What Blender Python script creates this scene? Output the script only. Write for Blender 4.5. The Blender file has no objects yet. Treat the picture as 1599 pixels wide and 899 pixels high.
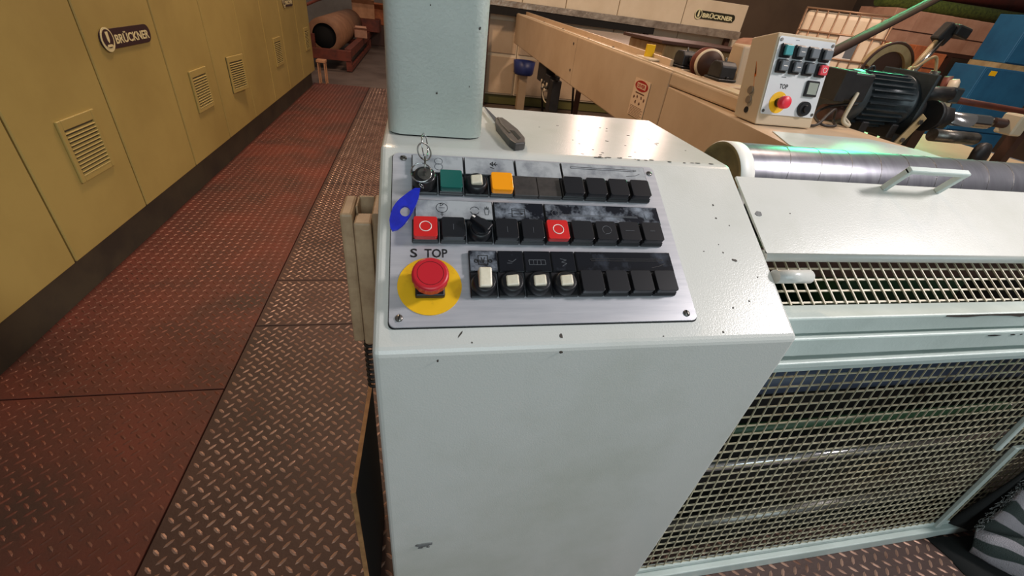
import bpy, bmesh, math, random
from mathutils import Vector, Matrix
random.seed(7)
PI = math.pi
scene = bpy.context.scene
col = scene.collection

# ------------------------------------------------------------------ camera
cd = bpy.data.cameras.new('camera'); cam = bpy.data.objects.new('camera', cd); col.objects.link(cam)
cd.sensor_fit = 'HORIZONTAL'; cd.sensor_width = 36.0; cd.lens = 36.0 * 670.0 / 1599.0
cd.clip_start = 0.02; cd.clip_end = 200
R = Matrix(((0.97756064, 0.00665007, -0.21054923), (-0.17742949, 0.5647671, -0.80595092), (0.11355165, 0.82522354, 0.55327401)))
cam.matrix_world = Matrix.Translation((0, 0, 1.2)) @ R.to_4x4()
scene.camera = cam

# ------------------------------------------------------------------ light
def lin(c):
    return tuple(((v / 255) / 12.92 if v / 255 <= 0.04045 else ((v / 255 + 0.055) / 1.055) ** 2.4) for v in c)
world = bpy.data.worlds.new('world'); scene.world = world; world.use_nodes = True
bg = world.node_tree.nodes['Background']; bg.inputs[0].default_value = (0.97, 0.92, 0.88, 1); bg.inputs[1].default_value = 0.15
scene.view_settings.view_transform = 'Standard'; scene.view_settings.look = 'None'
scene.view_settings.exposure = 0.0; scene.view_settings.gamma = 1.0; scene.view_settings.use_curve_mapping = False

def area(name, loc, target, size, power, color, shape='DISK', size_y=None, spread=180):
    l = bpy.data.lights.new(name, 'AREA'); l.energy = power; l.color = color; l.shape = shape; l.size = size; l.spread = math.radians(spread)
    if size_y: l.shape = 'RECTANGLE'; l.size_y = size_y
    o = bpy.data.objects.new(name, l); col.objects.link(o); o.location = loc
    o.rotation_euler = (Vector(target) - Vector(loc)).to_track_quat('-Z', 'Y').to_euler()
    return o
area('hall_lamp_key', (2.85, 0.0, 2.85), (0.80, 0.5, 0.9), 0.5, 16.5, (1.0, 0.93, 0.92), spread=80)
area('hall_lamp_far_a', (4.5, 11.5, 3.4), (0.35, 0.8, 1.0), 0.34, 5.0, (1.0, 0.68, 0.56), spread=60)
area('hall_lamp_far_b', (5.85, 10.7, 3.4), (0.45, 0.8, 1.0), 0.34, 5.0, (1.0, 0.70, 0.58), spread=60)
area('fill_light_aisle_near', (-0.5, 3.6, 3.7), (0.3, 3.2, 0.5), 0.6, 85, (1.0, 0.70, 0.46))  # added warm fill for the beam's left side and the aisle floor
area('fill_light_aisle_far', (0.1, 8.2, 4.2), (-0.7, 8.2, 0.0), 0.6, 34, (1.0, 0.74, 0.54))  # added fill that lifts the dark end of the aisle
area('fill_light_machine', (3.4, 2.2, 4.0), (4.0, 4.7, 1.0), 0.6, 120, (1.0, 0.76, 0.60))  # added fill that brightens the tote and the far cabinets
area('green_roof_light', (5.9, 5.2, 2.6), (1.1, 0.8, 0.9), 0.9, 1.6, (0.10, 1.0, 0.42), spread=22)
area('hall_door_daylight', (0.2, -3.0, 2.2), (0.3, 0.6, 1.0), 2.4, 60, (0.76, 0.94, 1.0), size_y=2.2)

# ------------------------------------------------------------------ materials
MATS = {}
def nd(nt, t, **kw):
    n = nt.nodes.new(t)
    for k, v in kw.items(): setattr(n, k, v)
    return n
def mat(name, rgb, rough=0.5, metal=0.0, rgb2=None, nscale=6.0, lo=0.4, hi=0.65, bump=0.0, bscale=60.0, coat=0.0, emit=None, detail=6, bdist=0.002, trans=0.0, coord='Object', aniso=None):
    if name in MATS: return MATS[name]
    m = bpy.data.materials.new(name); m.use_nodes = True; nt = m.node_tree
    b = nt.nodes['Principled BSDF']; c = lin(rgb)
    b.inputs['Base Color'].default_value = (*c, 1); b.inputs['Roughness'].default_value = rough; b.inputs['Metallic'].default_value = metal
    if coat: b.inputs['Coat Weight'].default_value = coat; b.inputs['Coat Roughness'].default_value = 0.12
    if trans: b.inputs['Transmission Weight'].default_value = trans
    if emit: b.inputs['Emission Color'].default_value = (*lin(emit[0]), 1); b.inputs['Emission Strength'].default_value = emit[1]
    tc = nd(nt, 'ShaderNodeTexCoord')
    if rgb2:
        n = nd(nt, 'ShaderNodeTexNoise'); n.inputs['Scale'].default_value = nscale; n.inputs['Detail'].default_value = detail; n.inputs['Roughness'].default_value = 0.62
        mp = nd(nt, 'ShaderNodeMapping')
        if aniso: mp.inputs['Scale'].default_value = aniso
        nt.links.new(tc.outputs[coord], mp.inputs[0]); nt.links.new(mp.outputs[0], n.inputs['Vector'])
        r = nd(nt, 'ShaderNodeValToRGB'); r.color_ramp.elements[0].position = lo; r.color_ramp.elements[1].position = hi
        r.color_ramp.elements[0].color = (*c, 1); r.color_ramp.elements[1].color = (*lin(rgb2), 1)
        nt.links.new(n.outputs['Fac'], r.inputs[0]); nt.links.new(r.outputs[0], b.inputs['Base Color'])
    if bump:
        n2 = nd(nt, 'ShaderNodeTexNoise'); n2.inputs['Scale'].default_value = bscale; n2.inputs['Detail'].default_value = 2
        nt.links.new(tc.outputs[coord], n2.inputs['Vector'])
        bp = nd(nt, 'ShaderNodeBump'); bp.inputs['Strength'].default_value = bump; bp.inputs['Distance'].default_value = bdist
        nt.links.new(n2.outputs['Fac'], bp.inputs['Height']); nt.links.new(bp.outputs[0], b.inputs['Normal'])
    MATS[name] = m
    return m

paint = mat('pale_enamel', (206, 207, 202), 0.26, rgb2=(188, 190, 180), nscale=3, lo=0.45, hi=0.75, bump=0.3, bscale=420, bdist=0.0006)
paint2 = mat('pale_green_enamel', (196, 208, 203), 0.42, rgb2=(180, 192, 186), nscale=4, bump=0.3, bscale=240, bdist=0.0008)
steel_plate = mat('brushed_aluminium', (206, 206, 212), 0.34, 0.4, rgb2=(192, 193, 200), nscale=8, aniso=(1, 14, 1))
black_pl = mat('black_plastic', (22, 24, 28), 0.38)
black_pl2 = mat('black_plastic_cap', (26, 28, 33), 0.30)
grey_blank = mat('grey_blank_cover', (62, 58, 56), 0.45, rgb2=(48, 45, 44), nscale=90)
lab_sil = mat('label_silver', (184, 188, 192), 0.28, 0.2, rgb2=(128, 132, 140), nscale=30, lo=0.45, hi=0.7)
lab_mix = mat('label_worn', (150, 158, 170), 0.25, 0.2, rgb2=(22, 26, 36), nscale=34, lo=0.35, hi=0.55)
lab_dark = mat('label_black', (22, 25, 32), 0.22, 0.1, rgb2=(74, 80, 92), nscale=26, lo=0.55, hi=0.8)
ink = mat('black_ink', (20, 20, 22), 0.6)
ink_grey = mat('grey_ink', (88, 92, 98), 0.6)
white_pl = mat('ivory_plastic', (232, 222, 200), 0.35, rgb2=(214, 202, 176), nscale=60)
white_print = mat('white_print', (240, 232, 225), 0.5)
green_lens = mat('green_lens', (10, 92, 84), 0.22, coat=0.4)
orange_lens = mat('orange_lens', (236, 150, 8), 0.25, coat=0.4, emit=((236, 140, 8), 0.18))  # faint glow brightens the lens colour; the lens itself gives no light
red_cap = mat('red_button_cap', (206, 34, 34), 0.35)
red_mush = mat('red_mushroom', (196, 30, 44), 0.38)
yellow_disc = mat('yellow_disc', (240, 186, 18), 0.5, rgb2=(205, 150, 20), nscale=40, lo=0.55, hi=0.8)
chrome = mat('chrome', (200, 200, 200), 0.16, 1.0)
dull_steel = mat('dull_steel', (140, 138, 134), 0.38, 0.9, rgb2=(100, 96, 90), nscale=20)
blue_tag = mat('blue_tag', (28, 44, 190), 0.35, rgb2=(22, 34, 160), nscale=50)
knife_pl = mat('knife_grey_plastic', (70, 66, 64), 0.5, rgb2=(52, 49, 47), nscale=60)
cream_pl = mat('dimmed_cream_plastic', (184, 154, 120), 0.55, rgb2=(150, 120, 90), nscale=20)  # cream darkened in colour, the dim light is put into it
ply = mat('board_tan_edge', (158, 116, 72), 0.7, rgb2=(120, 84, 50), nscale=30)
navy = mat('board_shaded_face', (24, 22, 24), 0.75)  # near-black colour stands in for shade on the board's inner face
floor_plate_m = mat('rusty_floor_plate', (76, 48, 38), 0.6, 0.0, rgb2=(50, 31, 25), nscale=2.6, lo=0.35, hi=0.7, bump=0.3, bscale=120)
floor_red_m = mat('red_worn_floor_plate', (104, 46, 32), 0.62, 0.0, rgb2=(62, 38, 29), nscale=2.2, lo=0.38, hi=0.66, bump=0.3, bscale=120)
tread_m = mat('worn_tread', (196, 158, 138), 0.34, 0.45, rgb2=(128, 92, 76), nscale=8)
tread_red_m = mat('painted_tread', (118, 66, 50), 0.45, 0.2, rgb2=(92, 56, 44), nscale=5)
concrete = mat('grey_concrete_floor', (112, 96, 88), 0.55, rgb2=(84, 68, 60), nscale=1.2, bump=0.2, bscale=40)
gap_m = mat('dark_gap', (16, 13, 12), 0.9)
olive = mat('olive_yellow_paint', (172, 150, 86), 0.42, rgb2=(158, 136, 76), nscale=1.5, bump=0.15, bscale=180, bdist=0.0008)
plinth_m = mat('dark_olive_plinth', (70, 62, 46), 0.6, rgb2=(54, 48, 38), nscale=5)
name_dark = mat('nameplate_dark', (52, 30, 34), 0.4)
name_light = mat('nameplate_cream', (216, 200, 150), 0.5)
name_green = mat('nameplate_black_green', (38, 38, 24), 0.4)
name_light2 = mat('nameplate_pale', (226, 220, 176), 0.5)
beige = mat('warm_lit_machine_paint', (202, 177, 147), 0.45, rgb2=(188, 161, 130), nscale=2.0, bump=0.2, bscale=160, bdist=0.0008)  # warm hall light is mixed into the pale machine paint colour
beige_l = mat('light_beige_paint', (222, 206, 180), 0.45, rgb2=(208, 190, 162), nscale=1.5)
beige_stain = mat('stained_beige_paint', (206, 176, 130), 0.5, rgb2=(172, 118, 62), nscale=5, lo=0.5, hi=0.75, aniso=(1, 1, 0.25))
duct_m = mat('crumpled_duct_metal', (176, 164, 150), 0.36, 0.5, rgb2=(140, 128, 116), nscale=10, bump=0.6, bscale=16, bdist=0.014)
cast_black = mat('black_cast_iron', (34, 33, 34), 0.5, rgb2=(24, 23, 24), nscale=20)
motor_m = mat('dark_grey_motor_paint', (58, 66, 70), 0.36, 0.2, rgb2=(40, 46, 50), nscale=12)
roll_m = mat('steel_roll_film', (142, 143, 151), 0.3, 0.7, rgb2=(124, 124, 133), nscale=6, aniso=(10, 1, 1))
band_m = mat('white_band', (232, 232, 226), 0.5)
core_m = mat('olive_roll_core', (128, 112, 70), 0.7, rgb2=(96, 82, 50), nscale=14)
wire_m = mat('cream_wire', (206, 196, 172), 0.5, rgb2=(176, 160, 130), nscale=30)
wire_d = mat('dull_cream_wire', (184, 178, 152), 0.5, rgb2=(120, 108, 84), nscale=16, lo=0.5, hi=0.75)
brown_m = mat('brown_primer', (72, 44, 34), 0.6)
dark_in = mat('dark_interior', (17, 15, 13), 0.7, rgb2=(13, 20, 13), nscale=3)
green_in = mat('green_enamel_and_reflection', (36, 70, 44), 0.5)
blue_in = mat('blue_grey_enamel', (58, 70, 92), 0.5)
rust = mat('rust_red_steel', (120, 54, 36), 0.6, rgb2=(86, 38, 26), nscale=8)
kraft = mat('brown_kraft_paper', (150, 106, 76), 0.65, rgb2=(128, 86, 60), nscale=4)
carton = mat('carton_board', (196, 142, 104), 0.7, rgb2=(172, 120, 84), nscale=6)
pinkish = mat('dusty_pink_carton', (206, 158, 132), 0.7, rgb2=(184, 134, 108), nscale=4)
blue_cab = mat('blue_cabinet_paint', (40, 104, 146), 0.5, rgb2=(34, 90, 130), nscale=4)
yellow = mat('yellow_plastic', (246, 196, 20), 0.45)
blue_bk = mat('blue_plastic', (38, 52, 110), 0.45)
tote_m = mat('white_tote_plastic', (242, 222, 196), 0.5, rgb2=(232, 208, 178), nscale=3)
cage_m = mat('galvanised_cage', (176, 140, 112), 0.45, 0.5)
grey_lab = mat('grey_label', (100, 104, 112), 0.6)
wall_m = mat('brown_hall_wall', (104, 84, 66), 0.8, rgb2=(86, 68, 54), nscale=1.2)
wall_g = mat('grey_hall_wall', (150, 140, 130), 0.8, rgb2=(124, 112, 104), nscale=1.0)
grass = mat('green_fringe_textile', (84, 98, 34), 0.9, rgb2=(52, 64, 24), nscale=30)
dark_red = mat('dark_red_textile', (98, 32, 22), 0.85, rgb2=(70, 24, 18), nscale=8)
orange_b = mat('orange_brown_carton', (178, 100, 56), 0.7, rgb2=(140, 76, 44), nscale=8)
dark_pole = mat('dark_brown_pole', (58, 38, 30), 0.65)
plate_white = mat('white_control_plate', (226, 228, 230), 0.32, 0.25)
grey_btn = mat('grey_button_cap', (108, 114, 120), 0.35)
orange_ink = mat('orange_sticker', (226, 110, 24), 0.6)
pink_btn = mat('red_square_button', (224, 70, 84), 0.4)
teal_btn = mat('teal_button', (60, 150, 156), 0.35)
lcd = mat('grey_meter_face', (150, 156, 146), 0.3)
pale_board = mat('pale_sign', (226, 196, 164), 0.6)
sign_red = mat('sign_red', (168, 34, 26), 0.55)
tan_bar = mat('tan_flat_bar', (190, 164, 120), 0.5, rgb2=(160, 132, 92), nscale=10)
chip_m = mat('paint_chip_primer', (120, 122, 122), 0.7, rgb2=(88, 88, 88), nscale=60)
chip_d = mat('paint_chip_dark', (66, 60, 54), 0.7)
cable_m = mat('black_cable', (36, 30, 26), 0.55)
cable_w = mat('pale_cable', (196, 184, 160), 0.5)
fringe_m = mat('pale_fringe_yarn', (170, 172, 170), 0.9)
black_cloth = mat('black_backing_cloth', (22, 24, 24), 0.95)

def stripe_mat():
    m = bpy.data.materials.new('striped_plush'); m.use_nodes = True; nt = m.node_tree; b = nt.nodes['Principled BSDF']
    tc = nd(nt, 'ShaderNodeTexCoord'); w = nd(nt, 'ShaderNodeTexWave'); w.wave_type = 'BANDS'; w.bands_direction = 'DIAGONAL'
    w.inputs['Scale'].default_value = 7.0; w.inputs['Distortion'].default_value = 3.0; w.inputs['Detail'].default_value = 1.0; w.inputs['Detail Scale'].default_value = 1.2
    r = nd(nt, 'ShaderNodeValToRGB'); r.color_ramp.elements[0].position = 0.44; r.color_ramp.elements[1].position = 0.56
    r.color_ramp.elements[0].color = (*lin((60, 70, 68)), 1); r.color_ramp.elements[1].color = (*lin((172, 166, 172)), 1)
    nt.links.new(tc.outputs['Object'], w.inputs['Vector']); nt.links.new(w.outputs['Fac'], r.inputs[0]); nt.links.new(r.outputs[0], b.inputs['Base Color'])
    n = nd(nt, 'ShaderNodeTexNoise'); n.inputs['Scale'].default_value = 400; nt.links.new(tc.outputs['Object'], n.inputs['Vector'])
    bp = nd(nt, 'ShaderNodeBump'); bp.inputs['Strength'].default_value = 0.8; bp.inputs['Distance'].default_value = 0.004
    nt.links.new(n.outputs['Fac'], bp.inputs['Height']); nt.links.new(bp.outputs[0], b.inputs['Normal'])
    b.inputs['Roughness'].default_value = 0.95
    return m
stripe_m = stripe_mat()

# ------------------------------------------------------------------ helpers
class MB:
    def __init__(s): s.bm = bmesh.new()
    def box(s, x0, x1, y0, y1, z0, z1, bev=0.0, seg=2, M=None):
        vs = [s.bm.verts.new((x, y, z)) for x in (x0, x1) for y in (y0, y1) for z in (z0, z1)]
        F = [(0, 1, 3, 2), (4, 6, 7, 5), (0, 4, 5, 1), (2, 3, 7, 6), (0, 2, 6, 4), (1, 5, 7, 3)]
        fs = [s.bm.faces.new([vs[i] for i in f]) for f in F]
        if M is not None: bmesh.ops.transform(s.bm, matrix=M, verts=vs)
        if bev:
            es = list({e for f in fs for e in f.edges})
            bmesh.ops.bevel(s.bm, geom=es, offset=bev, segments=seg, affect='EDGES', profile=0.5, clamp_overlap=True)
        return s
    def prism(s, poly, axis, a, b, bev=0.0, seg=2):
        def P(p, t):
            if axis == 'x': return (t, p[0], p[1])
            if axis == 'y': return (p[0], t, p[1])
            return (p[0], p[1], t)
        A = [s.bm.verts.new(P(p, a)) for p in poly]; Bv = [s.bm.verts.new(P(p, b)) for p in poly]
        n = len(poly); fs = [s.bm.faces.new(A), s.bm.faces.new(Bv[::-1])]
        for i in range(n): fs.append(s.bm.faces.new((A[i], Bv[i], Bv[(i + 1) % n], A[(i + 1) % n])))
        if bev:
            es = list({e for f in fs for e in f.edges})
            bmesh.ops.bevel(s.bm, geom=es, offset=bev, segments=seg, affect='EDGES', profile=0.5, clamp_overlap=True)
        return s
    def cyl(s, p0, p1, r0, r1=None, seg=24, caps=True):
        r1 = r0 if r1 is None else r1; p0 = Vector(p0); p1 = Vector(p1); d = (p1 - p0).normalized()
        q = d.to_track_quat('Z', 'Y'); A = []; Bv = []
        for i in range(seg):
            a = 2 * PI * i / seg; v = q @ Vector((math.cos(a), math.sin(a), 0))
            A.append(s.bm.verts.new(p0 + v * r0)); Bv.append(s.bm.verts.new(p1 + v * r1))
        for i in range(seg):
            f = s.bm.faces.new((A[i], A[(i + 1) % seg], Bv[(i + 1) % seg], Bv[i])); f.smooth = True
        if caps: s.bm.faces.new(A[::-1]); s.bm.faces.new(Bv)
        return s
    def lathe(s, p0, axis, prof, seg=32, mod=None):
        # prof: list of (radius, height) along axis from p0
        p0 = Vector(p0); q = Vector(axis).normalized().to_track_quat('Z', 'Y'); rings = []
        for (r, h) in prof:
            if r < 1e-6: rings.append([s.bm.verts.new(p0 + q @ Vector((0, 0, h)))]); continue
            ring = []
            for i in range(seg):
                a = 2 * PI * i / seg; rr = r * (mod(i, h) if mod else 1)
                ring.append(s.bm.verts.new(p0 + q @ Vector((math.cos(a) * rr, math.sin(a) * rr, h))))
            rings.append(ring)
        for a, b in zip(rings[:-1], rings[1:]):
            for i in range(seg):
                j = (i + 1) % seg
                if len(a) == 1 and len(b) == 1: continue
                if len(a) == 1: f = s.bm.faces.new((a[0], b[i], b[j]))
                elif len(b) == 1: f = s.bm.faces.new((a[i], a[j], b[0]))
                else: f = s.bm.faces.new((a[i], a[j], b[j], b[i]))
                f.smooth = True
        return s
    def tube(s, pts, r, seg=10, closed=False):
        pts = [Vector(p) for p in pts]; n = len(pts); rings = []; prev = None
        for i, p in enumerate(pts):
            if closed: t = (pts[(i + 1) % n] - pts[i - 1]).normalized()
            else: t = (pts[min(i + 1, n - 1)] - pts[max(i - 1, 0)]).normalized()
            if prev is None:
                u = t.orthogonal().normalized()
            else:
                u = (prev - t * prev.dot(t)).normalized()
            prev = u; w = t.cross(u)
            rings.append([s.bm.verts.new(p + (u * math.cos(2 * PI * k / seg) + w * math.sin(2 * PI * k / seg)) * r) for k in range(seg)])
        m = n if closed else n - 1
        for i in range(m):
            a = rings[i]; b = rings[(i + 1) % n]
            for k in range(seg):
                f = s.bm.faces.new((a[k], a[(k + 1) % seg], b[(k + 1) % seg], b[k])); f.smooth = True
        if not closed: s.bm.faces.new(rings[0][::-1]); s.bm.faces.new(rings[-1])
        return s
    def ring(s, c, axis, R_, r, n=32, seg=8, sx=1.0):
        q = Vector(axis).normalized().to_track_quat('Z', 'Y'); c = Vector(c)
        return s.tube([c + q @ Vector((math.cos(2 * PI * i / n) * R_ * sx, math.sin(2 * PI * i / n) * R_, 0)) for i in range(n)], r, seg, True)
    def strip(s, pts, w, h0, h1):
        # flat polyline in the local XY plane with width w
        for a, b in zip(pts[:-1], pts[1:]):
            a = Vector((a[0], a[1], 0)); b = Vector((b[0], b[1], 0)); d = (b - a); L = d.length
            if L < 1e-7: continue
            d /= L; n = Vector((-d.y, d.x, 0)) * w / 2
            poly = [a - n - d * w / 2, b - n + d * w / 2, b + n + d * w / 2, a + n - d * w / 2]
            s.prism([(p.x, p.y) for p in poly], 'z', h0, h1)
        return s
    def mesh(s, name):
        bmesh.ops.recalc_face_normals(s.bm, faces=s.bm.faces)
        me = bpy.data.meshes.new(name); s.bm.to_mesh(me); s.bm.free(); return me
    def build(s, name, m, parent=None, smooth=False):
        me = s.mesh(name)
        if smooth:
            for p in me.polygons: p.use_smooth = True
        me.materials.append(m)
        o = bpy.data.objects.new(name, me); col.objects.link(o)
        if parent: o.parent = parent
        return o
def tag(o, label=None, cat=None, group=None, kind=None):
    if label: o['label'] = label
    if cat: o['category'] = cat
    if group: o['group'] = group
    if kind: o['kind'] = kind
    return o
def thing(name, label, cat, loc=(0, 0, 0), rot=(0, 0, 0), group=None):
    o = bpy.data.objects.new(name, None); col.objects.link(o); o.location = loc; o.rotation_euler = rot
    o.empty_display_size = 0.05
    return tag(o, label, cat, group)
def sub(name, parent, loc=(0, 0, 0), rot=(0, 0, 0)):
    o = bpy.data.objects.new(name, None); col.objects.link(o); o.parent = parent; o.location = loc; o.rotation_euler = rot; return o
def inst(name, me, parent, loc=(0, 0, 0), rot=(0, 0, 0), m=None):
    o = bpy.data.objects.new(name, me); col.objects.link(o); o.parent = parent; o.location = loc; o.rotation_euler = rot; return o
def text_mesh(txt, size, depth, bold=0.0, spacing=1.0):
    c = bpy.data.curves.new('txt', 'FONT'); c.body = txt; c.size = size; c.extrude = depth; c.offset = bold; c.space_character = spacing
    c.align_x = 'CENTER'; c.align_y = 'CENTER'; c.resolution_u = 3
    o = bpy.data.objects.new('txt', c); col.objects.link(o)
    dg = bpy.context.evaluated_depsgraph_get(); me = bpy.data.meshes.new_from_object(o.evaluated_get(dg))
    bpy.data.objects.remove(o); bpy.data.curves.remove(c); return me
def text(name, txt, size, m, parent, loc, rot=(0, 0, 0), depth=0.0004, bold=0.0, spacing=1.0, fit=None):
    me = text_mesh(txt, size, depth, bold, spacing); me.name = name; me.materials.clear(); me.materials.append(m)
    if fit:
        xs = [v.co.x for v in me.vertices]; ys = [v.co.y for v in me.vertices]
        sx = fit[0] / (max(xs) - min(xs)); sy = fit[1] / (max(ys) - min(ys)); cx = (max(xs) + min(xs)) / 2; cy = (max(ys) + min(ys)) / 2
        for v in me.vertices: v.co.x = (v.co.x - cx) * sx; v.co.y = (v.co.y - cy) * sy
    return inst(name, me, parent, loc, rot)
def rrect(x0, x1, y0, y1, r, n=5):
    P = []
    for (cx, cy, a0) in ((x1 - r, y1 - r, 0), (x0 + r, y1 - r, 90), (x0 + r, y0 + r, 180), (x1 - r, y0 + r, 270)):
        for i in range(n + 1):
            a = math.radians(a0 + 90 * i / n); P.append((cx + r * math.cos(a), cy + r * math.sin(a)))
    return P
def ell(cx, cy, rx, ry, n=24):
    return [(cx + rx * math.cos(2 * PI * i / n), cy + ry * math.sin(2 * PI * i / n)) for i in range(n)]
def blob(cx, cy, rx, ry, n=11, rot=0.0, j=0.3):
    P = []
    for i in range(n):
        a = 2 * PI * i / n; k = 1 + random.uniform(-j, j); x = rx * k * math.cos(a); y = ry * k * math.sin(a)
        P.append((cx + x * math.cos(rot) - y * math.sin(rot), cy + x * math.sin(rot) + y * math.cos(rot)))
    return P

# ================================================================== SETTING: floor and walls
floor = MB().box(-4, 9.5, -2.5, 13.6, -0.06, -0.012).build('floor', concrete); tag(floor, kind='structure')
tag(MB().box(-4, 9.5, 13.6, 13.75, 0, 3.0).build('wall_back', wall_g), kind='structure')
tag(MB().box(9.5, 9.65, -2.5, 13.75, 0, 3.0).build('wall_right', wall_m), kind='structure')

PIT = 0.0392
def tread_mesh(x0, x1, y0, y1):
    V = []; F = []
    L = 0.0135; W = 0.0040; H = 0.0019; z = 0.0
    prof = [(-1, 0, 0), (-0.45, -1, 0), (0.45, -1, 0), (1, 0, 0), (0.45, 1, 0), (-0.45, 1, 0), (-0.5, 0, 1), (0.5, 0, 1)]
    fc = [(0, 1, 6), (1, 2, 7, 6), (2, 3, 7), (3, 4, 7), (4, 5, 6, 7), (5, 0, 6)]
    for k in (0, 1):
        a = math.radians(48 if k else -42); ca, sa = math.cos(a), math.sin(a)
        i0 = math.ceil((x0 + 0.012) / PIT - 0.5 * k); i1 = math.floor((x1 - 0.012) / PIT - 0.5 * k)
        j0 = math.ceil((y0 + 0.012) / PIT - 0.5 * k); j1 = math.floor((y1 - 0.012) / PIT - 0.5 * k)
        for i in range(i0, i1 + 1):
            for j in range(j0, j1 + 1):
                cx = (i + 0.5 * k) * PIT; cy = (j + 0.5 * k) * PIT; n = len(V)
                for (px, py, pz) in prof:
                    X = px * L; Y = py * W; V.append((cx + X * ca - Y * sa, cy + X * sa + Y * ca, z + pz * H))
                F.extend([tuple(n + q for q in f) for f in fc])
    me = bpy.data.meshes.new('tread'); me.from_pydata(V, [], F); return me
def floor_plate(x0, x1, y0, y1, red, tread=True, dz=0.0):
    g = 0.0022
    p = MB().box(x0 + g, x1 - g, y0 + g, y1 - g, -0.010, 0.0, 0.0012, 1).build('floor_plate', floor_red_m if red else floor_plate_m, floor)
    p.location.z = dz
    if tread:
        me = tread_mesh(x0, x1, y0, y1); me.materials.append(tread_red_m if red else tread_m)
        t = inst('tread', me, p); t['kind'] = 'stuff'
XS = -0.65
for a, b in ((-0.6, 1.155), (1.155, 3.88), (3.88, 6.6)): floor_plate(-1.36, XS, a, b, True)
floor_plate(XS, 0.62, -0.6, 1.49, False); floor_plate(XS, 0.62, 1.49, 1.826, False); floor_plate(XS, 0.62, 1.826, 3.05, False)
floor_plate(XS, 0.62, 3.05, 4.9, False); floor_plate(XS, 0.62, 4.9, 6.6, False)
floor_plate(0.62, 2.4, -0.6, 0.62, False)

# ================================================================== CONTROL CONSOLE
XL, XR = -0.053, 0.517
con = thing('control_console', 'pale grey steel console with sloping top in the centre', 'console', (0, 0, 0))
MB().prism([(0.398, 0.0), (0.372, 0.857), (0.637, 1.010), (0.950, 1.010), (0.950, 0.0)], 'x', XL, XR, 0.0075, 3).build('console_body', paint, con)
SLOPE = math.radians(30)
S0 = Vector((0, 0.372, 0.857))
def chip_on(parent, name, poly, z0, z1, m): return MB().prism(poly, 'z', z0, z1).build(name, m, parent)
cf = sub('sloping_face_chips', con, S0, (SLOPE, 0, 0))
for (u, v, rx, ry, ro) in ((0.458, 0.123, 0.005, 0.0022, -0.3), (0.171, 0.014, 0.0022, 0.003, 0.2), (0.455, 0.223, 0.0014, 0.002, 0), (0.452, 0.198, 0.0018, 0.0014, 0), (0.047, 0.020, 0.0052, 0.0009, 0.95),
                           (0.458, 0.057, 0.0013, 0.0013, 0), (0.428, 0.047, 0.0012, 0.0015, 0), (0.411, 0.138, 0.001, 0.001, 0), (0.443, 0.136, 0.0012, 0.0012, 0), (0.471, 0.185, 0.001, 0.0012, 0), (0.40, 0.012, 0.0014, 0.0014, 0), (0.31, 0.009, 0.0012, 0.001, 0),
                           (0.06, 0.009, 0.001, 0.001, 0), (0.44, 0.15, 0.0008, 0.0008, 0), (0.487, 0.095, 0.0014, 0.001, 0.6)):
    chip_on(cf, 'paint_chip', blob(u, v, rx, ry, 11, ro, 0.2), 0.0, 0.00035, chip_d)
ft = sub('flat_top_chips', con, (0, 0, 1.010))
for i in range(26):
    chip_on(ft, 'paint_chip', blob(random.uniform(0.22, 0.50), random.uniform(0.64, 0.85) , random.uniform(0.0012, 0.0035), random.uniform(0.0006, 0.0014), 8, random.uniform(-0.4, 0.4)), 0.0, 0.0003, chip_d)
for i in range(15):
    chip_on(ft, 'paint_chip', blob(random.uniform(0.27, 0.50), 0.641 + random.uniform(-0.0015, 0.0025), random.uniform(0.002, 0.005), random.uniform(0.0008, 0.0016), 8, 0), 0.0, 0.0005, chip_d)
fr = sub('front_face_chips', con, (0, 0.386, 0.381), (PI / 2 + math.atan2(0.026, 0.857), 0, 0))
chip_on(fr, 'paint_chip', blob(0.004, 0.0, 0.0145, 0.0062, 14, 0.12, 0.25), 0.0, 0.0012, chip_m)
chip_on(fr, 'paint_chip', blob(-0.002, -0.009, 0.004, 0.0018, 9, 0.1, 0.25), 0.0, 0.0012, chip_m)
chip_on(fr, 'paint_chip', blob(0.012, -0.009, 0.003, 0.0015, 9, 0.1, 0.25), 0.0, 0.0012, chip_m)
chip_on(fr, 'paint_chip', blob(0.170, 0.468, 0.002, 0.0016, 9, 0, 0.25), 0.0, 0.0016, chip_d)
chip_on(fr, 'paint_chip', blob(0.02, 0.462, 0.0012, 0.0012, 9, 0, 0.25), 0.0, 0.0016, chip_d)

# ---- upright post on the console
post = thing('upright_post', 'thick pale green painted square post standing on the console behind the keys', 'post', (0.0265, 0.77, 1.0125))
MB().prism(rrect(-0.0725, 0.0725, -0.08, 0.08, 0.026, 6), 'z', 0.0, 1.3).build('post_shaft', mat('post_lightened_enamel', (220, 230, 224), 0.4, rgb2=(206, 216, 210), nscale=4, bump=0.4, bscale=220, bdist=0.001), post, False)  # enamel colour lightened so the post looks more strongly lit
for f in bpy.data.objects['post_shaft'].data.polygons: f.use_smooth = abs(f.normal.z) < 0.5
MB().prism(rrect(-0.070, 0.070, -0.077, 0.077, 0.024, 6), 'z', -0.0025, 0.0).build('base_gasket', gap_m, post)
for (x, z, r) in ((0.0, 0.062, 0.0012), (0.047, 0.075, 0.001), (0.058, 0.15, 0.0016), (0.053, 0.158, 0.0012), (-0.01, 0.17, 0.0008), (0.052, 0.05, 0.0012), (0.051, 0.118, 0.001)):
    MB().prism([(px, pz) for px, pz in blob(x, z, r, r * 1.4, 8)], 'y', -0.0806 if x < 0.047 else -0.0802 + max(0, (x - 0.0465)) * 0.45, -0.078).build('paint_chip', chip_d, post)

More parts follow.
